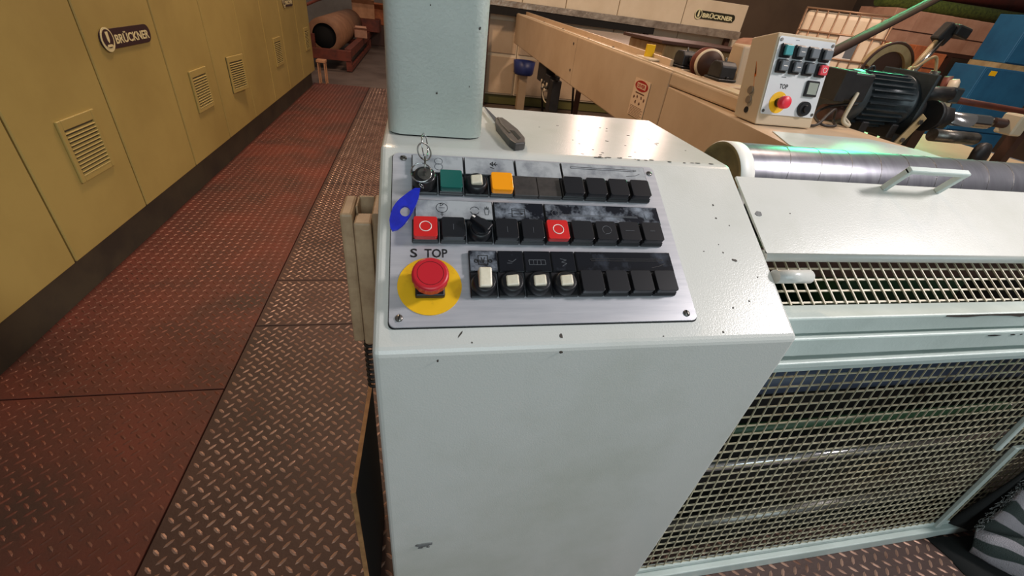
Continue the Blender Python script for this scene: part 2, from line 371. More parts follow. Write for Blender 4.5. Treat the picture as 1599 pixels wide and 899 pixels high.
# ---- control panel
pan = thing('operator_station', 'silver control panel of push buttons on the sloping console top', 'control panel', S0, (SLOPE, 0, 0))
MB().prism(rrect(-0.035, 0.3645, 0.029, 0.2895, 0.007), 'z', 0.0005, 0.004, 0.0006, 1).build('panel_plate', steel_plate, pan)
MB().prism(rrect(-0.0362, 0.3655, 0.0278, 0.2905, 0.007), 'z', 0.0, 0.0012).build('gasket', gap_m, pan)
for (u, v, a) in ((-0.0208, 0.2802, -0.5), (0.3553, 0.2762, -0.5), (0.3501, 0.0387, 1.75), (-0.0236, 0.040, 1.35)):
    s_ = MB().lathe((u, v, 0.004), (0, 0, 1), [(0.0046, 0), (0.0046, 0.0008), (0.0036, 0.0018), (0.0, 0.0022)], 20).build('screw', dull_steel, pan)
    M = Matrix.Translation((u, v, 0)) @ Matrix.Rotation(a, 4, 'Z')
    MB().box(-0.0043, 0.0043, -0.0007, 0.0007, 0.0045, 0.0063, M=M).build('slot', gap_m, s_)

PX = 0.035
U = lambda k: 0.0078 + PX * k
ROW = (0.2175, 0.1412, 0.0640)
base_me = MB().box(-0.0168, 0.0168, 0.0, 0.0345, 0.004, 0.0095, 0.0012, 1).mesh('switch_base'); base_me.materials.append(black_pl)
collar_me = MB().box(-0.0160, 0.0160, 0.0008, 0.0325, 0.0095, 0.0125, 0.001, 1).mesh('button_collar'); collar_me.materials.append(black_pl)
def cap_mesh(m, h=0.0205):
    me = MB().prism(rrect(-0.0148, 0.0148, 0.0012, 0.0312, 0.003, 4), 'z', 0.0125, h, 0.0009, 2).mesh('button_cap'); me.materials.append(m); return me
CAPS = {'k': cap_mesh(black_pl2), 'r': cap_mesh(red_cap), 'g': cap_mesh(green_lens, 0.022), 'o': cap_mesh(orange_lens, 0.022)}
ring_me = MB().ring((0, 0.0162, 0.0206), (0, 0, 1), 0.0072, 0.0006, 28, 6).mesh('ring_mark'); ring_me.materials.append(white_print)
DESC = {'k': 'black square push button', 'r': 'red square push button with white ring', 'g': 'green square indicator button', 'o': 'orange square indicator button'}
def button(k, row, kind):
    b = inst('push_button', base_me, pan, (U(k), ROW[row], 0)); b['label'] = DESC[kind]
    inst('button_collar', collar_me, b); inst('button_cap', CAPS[kind], b)
    if kind == 'r': inst('ring_mark', ring_me, b)
    return b
def mark(b, pts, w=0.0007, m=None): MB().strip(pts, w, 0.0204, 0.0209).build('print_mark', m or ink_grey, b)
# row 1
ks = inst('key_switch', base_me, pan, (U(0), ROW[0], 0)); ks['label'] = 'black key switch with chrome ring'
MB().lathe((0, 0.0175, 0.0095), (0, 0, 1), [(0.0165, 0), (0.0165, 0.003), (0.0145, 0.006), (0.0142, 0.0155), (0.0122, 0.0165), (0.0, 0.0165)], 36).build('switch_bezel', mat('dark_chrome', (70, 70, 72), 0.28, 0.8), ks)
MB().cyl((0, 0.0175, 0.026), (0, 0.0175, 0.0275), 0.0095).build('lock_barrel', dull_steel, ks)
button(1, 0, 'g')
def selector(k, row, handle, label, dark=False):
    s_ = inst('selector_switch', base_me, pan, (U(k), ROW[row], 0)); s_['label'] = label
    MB().lathe((0, 0.0168, 0.0095), (0, 0, 1), [(0.0165, 0), (0.0165, 0.002), (0.0150, 0.0055), (0.0132, 0.0095), (0.0122, 0.0098), (0.0, 0.0085)], 36).build('switch_bezel', black_pl, s_)
    handle(s_)
    return s_
def h_white_small(s_):
    M = Matrix.Translation((0, 0.0165, 0.0185)) @ Matrix.Rotation(math.radians(-12), 4, 'Y') @ Matrix.Rotation(math.radians(8), 4, 'X')
    MB().box(-0.0078, 0.0078, -0.0068, 0.0068, -0.004, 0.0065, 0.0018, 2, M).build('toggle', white_pl, s_)
def h_white_tall(s_):
    M = Matrix.Translation((0, 0.0195, 0.020)) @ Matrix.Rotation(math.radians(14), 4, 'X')
    MB().box(-0.0078, 0.0078, -0.0115, 0.0125, -0.006, 0.010, 0.002, 2, M).build('toggle', white_pl, s_)
def h_black_knob(s_):
    MB().cyl((0, 0.0168, 0.0175), (0, 0.0168, 0.024), 0.0125, 0.0118, 28).build('knob', black_pl2, s_)
    M = Matrix.Translation((0, 0.0168, 0.029)) @ Matrix.Rotation(math.radians(-38), 4, 'Z')
    MB().prism([(-0.0155, -0.004), (-0.0155, 0.004), (0.0135, 0.0058), (0.0135, -0.0058)], 'z', -0.006, 0.004, 0.0012, 2).build('knob_grip', black_pl2, s_).matrix_local = M
    MB().box(-0.0145, -0.0105, -0.0012, 0.0012, 0.0038, 0.0044).build('pointer', white_print, s_).matrix_local = M
selector(2, 0, h_white_small, 'round black switch with white toggle')
button(3, 0, 'o')
for k in (4, 5):
    MB().box(-0.0172, 0.0172, 0.0, 0.0345, 0.004, 0.0125, 0.0008, 1).build('blank_cover', grey_blank, pan).location = (U(k), ROW[0], 0)
for k in (6, 7, 8, 9): button(k, 0, 'k')
# row 2
button(0, 1, 'r'); b = button(1, 1, 'k'); mark(b, [(0, 0.012), (0, 0.020)], 0.0005)
selector(2, 1, h_black_knob, 'black rotary selector knob')
b = button(3, 1, 'k'); mark(b, [(0, 0.010), (0, 0.018)], 0.0005)
b = button(4, 1, 'k'); mark(b, [(0, 0.010), (0, 0.018)], 0.0005)
button(5, 1, 'r'); button(6, 1, 'k')
b = button(7, 1, 'k'); mark(b, [(0.0065 * math.cos(a), 0.0165 + 0.0065 * math.sin(a)) for a in [x * 0.35 - 0.3 for x in range(13)]], 0.0006); mark(b, [(-0.003, 0.010), (0.003, 0.011), (0.005, 0.013)], 0.0006)
b = button(8, 1, 'k'); mark(b, [(-0.007, 0.0165), (0.006, 0.0165)], 0.0005)
b = button(9, 1, 'k'); mark(b, [(-0.004, 0.0165), (0.003, 0.0165)], 0.0005)
# row 3
selector(2, 2, h_white_tall, 'round black switch with tall white toggle up')
for k in (3, 4, 5): selector(k, 2, h_white_small, 'round black switch with white toggle')
for k in (6, 7, 8, 9): button(k, 2, 'k')
# label holders
def label_plate(u0, u1, row, m):
    v0 = ROW[row] + 0.0345; v1 = ROW[row] + 0.0648
    h = MB().box(u0, u1, v0, v1, 0.004, 0.0105, 0.0006, 1).build('label_holder', black_pl, pan)
    MB().box(u0 + 0.0012, u1 - 0.0012, v0 + 0.0008, v1 - 0.0012, 0.0105, 0.0110).build('label_insert', m, h)
    return h
def icon(h, pts_list, m=ink, w=0.0006):
    mb = MB()
    for pts in pts_list: mb.strip(pts, w, 0.0110, 0.0113)
    mb.build('icon', m, h)
def circ(cx, cy, r, a0=0, a1=360, n=18): return [(cx + r * math.cos(math.radians(a0 + (a1 - a0) * i / n)), cy + r * math.sin(math.radians(a0 + (a1 - a0) * i / n))) for i in range(n + 1)]
def rect(x0, x1, y0, y1): return [(x0, y0), (x1, y0), (x1, y1), (x0, y1), (x0, y0)]
l = label_plate(-0.0095, 0.0618, 0, lab_sil); icon(l, [circ(0.027, 0.272, 0.0055), circ(0.027, 0.262, 0.0055)], ink_grey)
l = label_plate(0.0628, 0.1355, 0, lab_sil); icon(l, [[(0.100, 0.272), (0.104, 0.2755), (0.104, 0.2685), (0.100, 0.272), (0.110, 0.272)], [(0.108, 0.275), (0.106, 0.272), (0.108, 0.269)], [(0.100, 0.266), (0.105, 0.264)]], ink, 0.001)
l = label_plate(0.1368, 0.2062, 0, lab_sil)
l = label_plate(0.2072, 0.3435, 0, lab_sil); icon(l, [rect(0.222, 0.324, 0.2722, 0.2752), [(0.324, 0.2722), (0.329, 0.274), (0.324, 0.2755)], [(0.31, 0.262), (0.325, 0.264), (0.333, 0.268)]], ink)
l = label_plate(-0.0055, 0.0978, 1, lab_sil)
icon(l, [circ(0.0295, 0.193, 0.0075), [(0.0275, 0.200), (0.0275, 0.196), (0.0315, 0.198), (0.0275, 0.200)], [(0.026, 0.193), (0.033, 0.193)], [(0.0295, 0.186), (0.0295, 0.180)], [(0.0275, 0.183), (0.0315, 0.183)], circ(0.073, 0.190, 0.006, 20, 160), circ(0.073, 0.190, 0.006, 200, 340),
         [(0.087, 0.184), (0.086, 0.192), (0.0875, 0.196), (0.0885, 0.192), (0.0895, 0.197), (0.0905, 0.192), (0.0915, 0.196), (0.0925, 0.190), (0.091, 0.184), (0.087, 0.184)]], ink)
l = label_plate(0.099, 0.1695, 1, lab_mix); icon(l, [rect(0.124, 0.142, 0.182, 0.195), [(0.124, 0.192), (0.142, 0.192)], [(0.119, 0.187), (0.124, 0.187)], [(0.127, 0.187), (0.139, 0.187)], [(0.135, 0.189), (0.139, 0.187), (0.135, 0.185)]], ink, 0.0008)
l = label_plate(0.1708, 0.3458, 1, lab_mix); icon(l, [circ(0.186, 0.190, 0.005), [(0.196, 0.188), (0.31, 0.188)], [(0.196, 0.186), (0.31, 0.186)], [(0.3225, 0.194), (0.3225, 0.188)], circ(0.3275, 0.188, 0.005, 180, 360), [(0.3325, 0.188), (0.3325, 0.194)]], ink_grey, 0.0008)
l = label_plate(0.0612, 0.0978, 2, lab_mix); icon(l, [rect(0.073, 0.085, 0.108, 0.121), [(0.068, 0.113), (0.091, 0.113)], [(0.077, 0.118), (0.079, 0.110), (0.081, 0.118)], circ(0.070, 0.113, 0.0022), circ(0.088, 0.113, 0.0022)], ink, 0.0009)
l = label_plate(0.0988, 0.1318, 2, lab_dark); icon(l, [[(0.112, 0.114), (0.117, 0.112), (0.122, 0.116)], [(0.110, 0.110), (0.116, 0.110)]], ink_grey)
l = label_plate(0.1328, 0.1688, 2, lab_dark); icon(l, [rect(0.139, 0.161, 0.108, 0.115), [(0.145, 0.108), (0.145, 0.115)], [(0.150, 0.108), (0.150, 0.115)], [(0.155, 0.108), (0.155, 0.115)]], ink_grey)
l = label_plate(0.1698, 0.2022, 2, lab_dark); icon(l, [[(0.182, 0.117), (0.190, 0.115), (0.183, 0.112), (0.190, 0.110), (0.184, 0.106)]], ink_grey)
l = label_plate(0.2036, 0.3455, 2, lab_dark); icon(l, [rect(0.225, 0.327, 0.1145, 0.1175), [(0.327, 0.1145), (0.332, 0.116), (0.327, 0.118)], [(0.312, 0.104), (0.322, 0.106), (0.333, 0.110)]], ink, 0.0007)
# STOP text and emergency stop
text('print_text', 'S', 0.017, ink, pan, (-0.0068, 0.1276, 0.0041), fit=(0.0085, 0.0125), bold=0.0002)
text('print_text', 'TOP', 0.017, ink, pan, (0.0207, 0.1276, 0.0041), fit=(0.0285, 0.0125), bold=0.0002)
es = sub('emergency_stop', pan, (0.0123, 0.0815, 0.004)); es['label'] = 'red mushroom emergency stop on a yellow disc'
MB().cyl((0, 0, 0), (0, 0, 0.0012), 0.0386, seg=64).build('yellow_disc', yellow_disc, es)
MB().box(-0.0175, 0.0175, -0.0175, 0.0175, 0.0012, 0.010, 0.002, 2).build('base_block', black_pl, es)
MB().cyl((0, 0, 0.010), (0, 0, 0.018), 0.014).build('stem', black_pl, es)
kn = lambda i, h: (1.0 if (i // 2) % 2 else 0.925) if 0.0195 < h < 0.0305 else 1.0
MB().lathe((0, 0, 0), (0, 0, 1), [(0.0, 0.016), (0.0190, 0.016), (0.0200, 0.018), (0.0212, 0.0205), (0.0216, 0.025), (0.0214, 0.030)], 72, kn).build('mushroom_skirt', red_mush, es)
MB().lathe((0, 0, 0), (0, 0, 1), [(0.0214, 0.0302), (0.0212, 0.0325), (0.0200, 0.0338), (0.0185, 0.0343)], 72).build('mushroom_rim', red_mush, es)
MB().lathe((0, 0, 0), (0, 0, 1), [(0.0186, 0.0343), (0.0153, 0.0345)], 72).lathe((0, 0, 0), (0, 0, 1), [(0.0146, 0.0345), (0.0, 0.0349)], 72).build('mushroom_top', red_mush, es)
MB().lathe((0, 0, 0), (0, 0, 1), [(0.0154, 0.0342), (0.0144, 0.0342)], 72).build('groove', mat('dark_red_groove', (96, 12, 20), 0.6), es)

# ---- key ring with blue tag
kr = thing('key_ring', 'steel key ring with blue plastic tag hanging from the key switch', 'key ring', S0, (SLOPE, 0, 0))
KU, KV = U(0), ROW[0] + 0.0175
MB().box(KU - 0.0011, KU + 0.0011, KV - 0.004, KV + 0.004, 0.0276, 0.040, 0.0004, 1).build('key', dull_steel, kr)
MB().prism([(KV + y, 0.046 + z) for (y, z) in ell(0, 0, 0.0105, 0.008, 20)], 'x', KU - 0.0012, KU + 0.0012, 0.0004, 1).build('key_bow', dull_steel, kr)
MB().ring((0.0030, 0.2285, 0.037), (-0.08, -0.30, 1), 0.0128, 0.0009, 40, 8).build('split_ring', chrome, kr)
MB().ring((0.0072, 0.2555, 0.046), (0.45, -0.55, 0.7), 0.0110, 0.0010, 40, 8, 0.8).build('split_ring', dull_steel, kr)
MB().ring((0.0078, 0.262, 0.050), (1.0, -0.1, 0.25), 0.0150, 0.0008, 40, 8, 1.0).build('split_ring', chrome, kr)
MB().ring((0.0032, 0.2135, 0.029), (0.6, 0.3, 0.7), 0.0036, 0.0005, 20, 6).build('link_ring', chrome, kr)
tagp = [(-0.0002, 0.2165), (0.0022, 0.2107), (0.0002, 0.2005), (-0.0018, 0.1923), (-0.007, 0.1776), (-0.0120, 0.1675), (-0.0171, 0.1584), (-0.0232, 0.1506), (-0.0305, 0.1456), (-0.0343, 0.1478), (-0.0358, 0.1625), (-0.0345, 0.171), (-0.0324, 0.1798), (-0.0285, 0.188), (-0.0238, 0.1946), (-0.0122, 0.2066)]
def holed(outer, hole, z0, z1, name, m, parent):
    # outer ring and hole bridged by nearest angle: both resampled to the same count
    n = 40; c = Vector((sum(p[0] for p in hole) / len(hole), sum(p[1] for p in hole) / len(hole)))
    def hit(poly, a):
        d = Vector((math.cos(a), math.sin(a))); best = 0
        for i in range(len(poly)):
            p = Vector(poly[i]) - c; q = Vector(poly[(i + 1) % len(poly)]) - c; e = q - p; den = d.x * e.y - d.y * e.x
            if abs(den) < 1e-12: continue
            t = (p.x * e.y - p.y * e.x) / den; s_ = (p.x * d.y - p.y * d.x) / den
            if t > 0 and -1e-6 <= s_ <= 1 + 1e-6: best = max(best, t)
        return c + d * best
    mb = MB(); O = [hit(outer, 2 * PI * i / n) for i in range(n)]; H = [hit(hole, 2 * PI * i / n) for i in range(n)]
    L = [[mb.bm.verts.new((p.x, p.y, z)) for p in ring] for ring, z in ((O, z0), (O, z1), (H, z1), (H, z0))]
    for k in range(4):
        a = L[k]; b = L[(k + 1) % 4]
        for i in range(n): mb.bm.faces.new((a[i], a[(i + 1) % n], b[(i + 1) % n], b[i]))
    return mb.build(name, m, parent)
holed(tagp, ell(-0.0172, 0.1756, 0.0062, 0.0080), 0.0225, 0.0255, 'tag', blue_tag, kr)

# ---- utility knife lying on the flat top
kf = thing('utility_knife', 'grey plastic snap-off knife lying on the console behind the panel', 'knife', (0, 0, 1.0105))
kp = [(0.1354, 0.7907), (0.1500, 0.7960), (0.1530, 0.7752), (0.1625, 0.7189), (0.1660, 0.6703), (0.1604, 0.6420), (0.1430, 0.6330), (0.1375, 0.6543), (0.1310, 0.7479)]
kp = [(x, y + 0.012) for x, y in kp]
MB().prism(kp, 'z', 0.0, 0.012, 0.002, 2).build('handle', knife_pl, kf)
MB().prism([(0.1473, 0.7185), (0.1545, 0.7165), (0.1575, 0.676), (0.1510, 0.6646)], 'z', 0.0119, 0.0125).build('thumb_slot', gap_m, kf)
MB().prism([(0.139, 0.80), (0.1375, 0.75), (0.1425, 0.70), (0.1455, 0.70), (0.1415, 0.75), (0.1425, 0.80)], 'z', 0.0118, 0.0135, 0.0004, 1).build('slider', dull_steel, kf)
MB().prism([(0.1285, 0.925), (0.1328, 0.905), (0.1440, 0.800), (0.1335, 0.800)], 'z', 0.005, 0.0062).build('blade', chrome, kf)

# ---- things on the left side of the console
cdct = thing('cable_duct', 'cream plastic cable duct fixed to the left side of the console', 'cable duct', (0, 0, 0))
MB().box(-0.1075, -0.0900, 0.572, 0.640, 0.70, 0.932, 0.004, 2).build('outer_channel', cream_pl, cdct)
MB().box(-0.0890, -0.0655, 0.565, 0.600, 0.70, 0.922, 0.003, 2).build('inner_channel', cream_pl, cdct)
MB().box(-0.0890, -0.0860, 0.600, 0.640, 0.70, 0.932, 0.001, 1).box(-0.0890, -0.0655, 0.634, 0.640, 0.70, 0.932, 0.001, 1).build('slot_wall', cream_pl, cdct)
MB().box(-0.0645, -0.0535, 0.570, 0.640, 0.70, 0.934, 0.002, 1).build('mounting_strip', cream_pl, cdct)
brd = thing('leaning_board', 'thin board with shade-darkened face and tan edge standing beside the lower left of the console', 'board', (0, 0, 0))
MB().prism([(0.395, 0.002), (0.395, 0.553), (0.66, 0.505), (0.66, 0.002)], 'x', -0.1035, -0.0975).build('board_panel', navy, brd)
MB().prism([(0.391, 0.002), (0.391, 0.557), (0.66, 0.509), (0.66, 0.505), (0.395, 0.553), (0.395, 0.002)], 'x', -0.1042, -0.0968).build('edge_strip', ply, brd)
MB().prism([(0.3955, 0.002), (0.3955, 0.5525), (0.66, 0.5045), (0.66, 0.002)], 'x', -0.1045, -0.1036).build('outer_veneer', ply, brd)
hx = [(-0.084 + 0.011 * math.cos(t * 0.5), 0.605 + 0.011 * math.sin(t * 0.5), 0.560 + t * 0.0010) for t in range(0, 140)]
tag(MB().tube(hx, 0.0032, 8).build('coiled_cable', cable_m), 'dark coiled cable below the cream cable duct', 'cable')

# ================================================================== MACHINE FRONT, RIGHT OF THE CONSOLE
XE = 2.7
mf = thing('guard_railing', 'pale green steel frame rails running right from the console', 'machine frame', (0.52, 0.42, 0))
mf.location = (0, 0, 0)
MB().box(XR + 0.004, XE, 0.408, 0.442, 0.831, 0.862, 0.003, 2).build('upper_rail', paint2, mf)
MB().box(XR + 0.004, XE, 0.402, 0.446, 0.790, 0.826, 0.003, 2).build('lower_rail', paint2, mf)
MB().box(XR + 0.004, XE, 0.397, 0.446, 0.768, 0.780, 0.002, 2).build('ledge', paint2, mf)
MB().box(XR - 0.012 + 0.016, 1.690, 0.396, 0.424, 0.0, 0.040, 0.003, 2).build('sill', paint2, mf)
MB().box(XR + 0.004, XE, 0.52, 0.56, 0.86, 0.90, 0.002, 1).build('cross_rail', brown_m, mf)
sc = sub('rail_wear', mf)
def wear(x0, x1, zt, n=30):
    pts = [(x0, zt)]
    for i in range(n + 1):
        t = i / n; pts.append((x0 + (x1 - x0) * t, zt - 0.0015 - random.random() * 0.006 * (0.4 + math.sin(PI * t))))
    pts.append((x1, zt)); return pts
MB().prism(wear(0.83, 1.55, 0.861), 'y', 0.4074, 0.4078).build('worn_patch', chip_d, sc)
MB().prism(wear(1.10, 1.75, 0.8605, 24), 'y', 0.4074, 0.4078).build('worn_patch', chip_d, sc)
for (x, w) in ((0.965, 0.030), (1.01, 0.012), (1.03, 0.006)):
    MB().prism(blob(x, 0.8185, w / 2, 0.0014, 12, 0, 0.2), 'y', 0.4014, 0.4018).build('worn_patch', gap_m, sc)
# lower wire guard
lg = thing('wire_mesh_guard', 'cream wire mesh guard below the rails right of the console', 'mesh guard', (0, 0, 0))
YM = 0.414
def zy(z): return YM + (z - 0.05) * 0.064
MB().box(XR + 0.004, XE, 0.449, 0.462, 0.703, 0.760, 0.002, 1).build('top_bar', paint2, lg)
MB().box(XR + 0.004, 1.70, 0.409, 0.420, 0.044, 0.060, 0.002, 1).build('bottom_bar', paint2, lg)
MB().box(1.492, 1.508, 0.0, 0.011, -0.175, 0.175, 0.002, 1, Matrix.Translation((0, zy(0.22) - 0.013, 0.225)) @ Matrix.Rotation(-math.atan(0.064), 4, 'X')).build('upright_bar', paint2, lg)
MB().box(1.50, 2.3, 0.424, 0.434, 0.392, 0.400, 0.002, 1).build('middle_bar', paint2, lg)
MB().box(1.418, 1.434, 0.0, 0.011, -0.16, 0.16, 0.002, 1, Matrix.Translation((0, zy(0.55) - 0.013, 0.56)) @ Matrix.Rotation(-math.atan(0.064), 4, 'X')).build('upright_bar', paint2, lg)
mb = MB(); P_ = 0.0243; w = 0.00135
n = 0; z = 0.060
while z < 0.715:
    y = zy(z); mb.box(XR + 0.004, XE - 0.02, y - w, y + w, z - w, z + w); z += 0.0250
x = XR + 0.012
while x < XE - 0.02:
    vs = [(x - w * 0.8, YM), (x + w * 0.8, YM)]
    M = Matrix.Translation((x, zy(0.385) - 0.002, 0.385)) @ Matrix.Rotation(-math.atan(0.064), 4, 'X')
    mb.box(-w * 0.8, w * 0.8, -w * 0.8, w * 0.8, -0.335, 0.335, M=M); x += P_
tag(mb.build('wire_mesh', wire_d, lg), kind='stuff')
# upper wire guard (sloping)
ug = thing('sloping_mesh_guard', 'cream wire mesh strip under the white cover', 'mesh guard', (0, 0.428, 0.852), (SLOPE, 0, 0))
mb = MB(); v = 0.0205
while v < 0.125: mb.box(XR + 0.006, XE, v - 0.0014, v + 0.0014, -0.0013, 0.0013); v += 0.0200
x = XR + 0.02
while x < XE: mb.box(x - 0.0012, x + 0.0012, 0.016, 0.122, 0.0013, 0.0036); x += 0.0212
tag(mb.build('wire_mesh', wire_m, ug), kind='stuff')
# hinge pin
hp = thing('hinge_pin', 'short white painted round pin sticking out of the console side', 'pin', (0, 0, 0))
MB().cyl((XR, 0.455, 0.905), (0.578, 0.455, 0.905), 0.0105, seg=24).build('pin_shaft', paint, hp)
MB().cyl((0.578, 0.455, 0.905), (0.581, 0.455, 0.905), 0.0105, 0.008, seg=24).build('pin_end', paint, hp)
# white cover with handle
cv = thing('roll_cover', 'white sloping steel cover with a handle right of the console', 'cover', S0, (SLOPE, 0, 0))
MB().prism([(0.139, -0.006), (0.139, -0.004), (0.288, -0.004), (0.288, -0.008), (0.2, -0.008)], 'x', XR + 0.007, XE).build('cover_sheet', paint, cv)
MB().cyl((XR + 0.007, 0.139, -0.013), (XE, 0.139, -0.013), 0.009, seg=24).build('rolled_lip', paint, cv)
MB().box(XR + 0.007, XE, 0.137, 0.141, -0.027, -0.014).build('turned_down_edge', paint2, cv)
chip_on(cv, 'paint_chip', blob(0.538, 0.212, 0.006, 0.006, 10, 0, 0.25), -0.004, -0.0034, chip_m)
chip_on(cv, 'paint_chip', blob(0.60, 0.215, 0.0012, 0.0012, 8), -0.004, -0.0034, chip_d)
hd = sub('handle', cv, (0, 0, -0.004))
MB().box(0.826, 0.836, 0.273, 0.284, 0.0, 0.05, 0.0012, 1).build('handle_leg', paint2, hd)
MB().box(0.952, 0.962, 0.273, 0.284, 0.0, 0.05, 0.0012, 1).build('handle_leg', paint2, hd)
MB().box(0.826, 0.962, 0.2725, 0.2845, 0.0450, 0.054, 0.0015, 1).build('handle_bar', paint2, hd)
# big roll behind the cover
rl = thing('winding_roll', 'long steel grey roll with a white end band behind the cover', 'roll', (0.6, 0.77, 0.942))
MB().lathe((0, 0, 0), (1, 0, 0), [(0.0, 0.012), (0.064, 0.012), (0.068, 0.0), (0.074, 0.0)], 64).build('roll_core', core_m, rl)
MB().lathe((0, 0, 0), (1, 0, 0), [(0.074, 0.0), (0.0755, 0.002), (0.0755, 0.030), (0.0745, 0.030)], 64).build('end_band', band_m, rl)
MB().lathe((0, 0, 0), (1, 0, 0), [(0.0745, 0.030), (0.0745, 2.2), (0.0, 2.2)], 64).build('roll_surface', roll_m, rl)
mb = MB()
for i in range(9):
    x0 = 0.10 + 0.075 * i; pts = []
    for k in range(12):
        a = math.radians(20 + 9 * k); pts.append((x0 + 0.0045 * k, -math.cos(a) * 0.0748, math.sin(a) * 0.0748))
    mb.tube(pts, 0.00035, 5)
mb.build('film_creases', dull_steel, rl)
# guide rollers inside
bright_roller = mat('bright_roller_steel', (235, 235, 238), 0.22, 0.9)
for (y, z, r, m, lab) in ((0.56, 0.235, 0.013, bright_roller, 'bright chrome guide roller behind the mesh guard'), (0.62, 0.30, 0.014, green_in, 'thin guide roller with green reflection in its colour behind the mesh guard'), (0.66, 0.46, 0.045, blue_in, 'blue-grey guide roller high behind the mesh guard'), (0.50, 0.075, 0.022, dull_steel, 'dull steel roller low behind the mesh guard'), (0.60, 0.62, 0.03, dark_in, 'dark roller near the top behind the mesh guard')):  # the thin roller's green is a reflection put into its colour
    x1 = 1.85
    g = thing('guide_roller', lab, 'roller', (0.60, y, z))
    MB().lathe((0, 0, 0), (1, 0, 0), [(0.0, 0), (r, 0), (r, x1 - 0.6), (0, x1 - 0.6)], 28).build('roller_tube', m, g)
    MB().cyl((-0.05, 0, 0), (0, 0, 0), r * 0.4, seg=12).cyl((x1 - 0.6, 0, 0), (x1 - 0.55, 0, 0), r * 0.4, seg=12).build('journal', dull_steel, g)
mi = thing('roller_machine', 'dark machine interior seen through the wire mesh', 'machine', (0, 0, 0))
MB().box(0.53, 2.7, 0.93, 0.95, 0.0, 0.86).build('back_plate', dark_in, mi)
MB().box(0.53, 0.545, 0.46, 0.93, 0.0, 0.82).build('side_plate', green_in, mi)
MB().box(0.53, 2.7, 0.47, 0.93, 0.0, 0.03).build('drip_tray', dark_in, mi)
MB().prism([(0.60, 0.50), (0.63, 0.50), (0.92, 0.80), (0.89, 0.80)], 'x', 0.70, 0.73).build('brace', tan_bar, mi)
MB().box(0.62, 0.80, 0.70, 0.92, 0.50, 0.80, 0.01, 2).build('gear_case', green_in, mi)
MB().box(1.00, 1.40, 0.70, 0.92, 0.55, 0.80, 0.01, 2).build('gear_case', green_in, mi)

# ================================================================== BEIGE MACHINE ARM BEHIND
arm = thing('beige_machine_arm', 'long beige machine side beam running back behind the console', 'machine beam', (0, 0, 0))
def zt(y): return 0.997 + (y - 1.5) * 0.0172
def zb(y): return 0.667 + (y - 2.4) * 0.0265 if y > 2.4 else 0.665
for (a, b) in ((1.45, 2.066), (2.067, 3.55), (3.556, 6.03)):
    za = 0.9482 if a < 2 else zb(a); zbb = 0.9482 if a < 2 else zb(b)
    MB().prism([(a, za), (a, zt(a)), (b, zt(b)), (b, zbb)], 'x', 1.167, 1.30, 0.008, 2).build('side_panel', beige, arm)
MB().prism([(1.45, zt(1.45) + 0.001), (1.45, zt(1.45) + 0.006), (6.03, zt(6.03) + 0.006), (6.03, zt(6.03) + 0.001)], 'x', 1.180, 1.192).build('trim_strip', beige_l, arm)
MB().prism([(2.3, zt(2.3)), (2.3, zt(2.3) + 0.03), (6.0, zt(6.0) + 0.03), (6.0, zt(6.0))], 'x', 1.275, 1.292).build('rear_flange', beige, arm)
for (a, b) in ((1.80, 2.035), (2.225, 2.50)): MB().prism([(a, 0.95), (a, zt(a)), (b, zt(b)), (b, 0.95)], 'x', 1.302, 1.412, 0.004, 1).build('bearing_plate', beige, arm)
for (y, z) in ((3.62, 0.98), (3.60, 0.80)):
    MB().cyl((1.163, y, z), (1.168, y, z), 0.009, seg=12).build('screw', chip_d, arm)
for y in (4.9, 4.2, 3.5, 3.0):
    MB().cyl((1.235, y, zt(y)), (1.235, y, zt(y) + 0.004), 0.008, seg=12).build('screw', chip_d, arm)
# front pedestal of the arm
pd = thing('beige_pedestal', 'beige machine pedestal under the small control box', 'machine base', (0, 0, 0))
MB().prism([(1.030, 0.98), (1.04, 1.07), (1.1665, 2.06), (1.52, 2.06), (1.60, 1.50), (1.60, 0.98)], 'z', 0.0, 0.945, 0.004, 2).build('pedestal_body', beige, pd)
MB().prism([(1.115, 1.25), (1.50, 1.25), (1.60, 1.15), (1.60, 1.05), (1.05, 1.05), (1.045, 1.09)], 'z', 0.9455, 0.9475).build('top_plate', paint2, pd)
MB().box(1.09, 1.115, 1.00, 1.20, 0.86, 0.88).build('bracket', beige_l, pd)
MB().box(1.60, 2.9, 1.25, 2.1, 0.80, 0.83, 0.003, 1).build('side_shelf', beige, pd)
MB().box(1.62, 1.70, 1.3, 2.0, 0.0, 0.80).build('shelf_leg', beige, pd)
MB().box(2.75, 2.83, 1.3, 2.0, 0.0, 0.80).build('shelf_leg', beige, pd)
# warning sign on the arm
sg = thing('warning_sign', 'pale warning sign with red oval on the beige beam', 'sign', (1.1655, 2.325, 0.84), (PI / 2, 0, -PI / 2))
MB().prism(rrect(-0.093, 0.093, -0.095, 0.09, 0.004), 'z', 0.0, 0.0025).build('sign_plate', pale_board, sg)
MB().prism(ell(0, 0.060, 0.078, 0.026, 32), 'z', 0.0025, 0.0032).build('red_oval', sign_red, sg)
MB().prism(rrect(-0.054, 0.054, 0.047, 0.073, 0.006), 'z', 0.0032, 0.0036).build('oval_panel', pale_board, sg)
text('print_text', 'LEVER', 0.03, sign_red, sg, (0, 0.060, 0.0037), fit=(0.094, 0.017), bold=0.001)
mb = MB(); mb.strip([(-0.05, 0.024), (0.05, 0.024)], 0.006, 0.0025, 0.003)
for (x, y) in ((-0.06, 0.0), (-0.02, 0.006), (0.03, 0.006), (0.065, 0.0), (-0.03, -0.022), (0.02, -0.024)):
    mb.prism(blob(x, y, 0.009, 0.008, 9), 'z', 0.0025, 0.003)
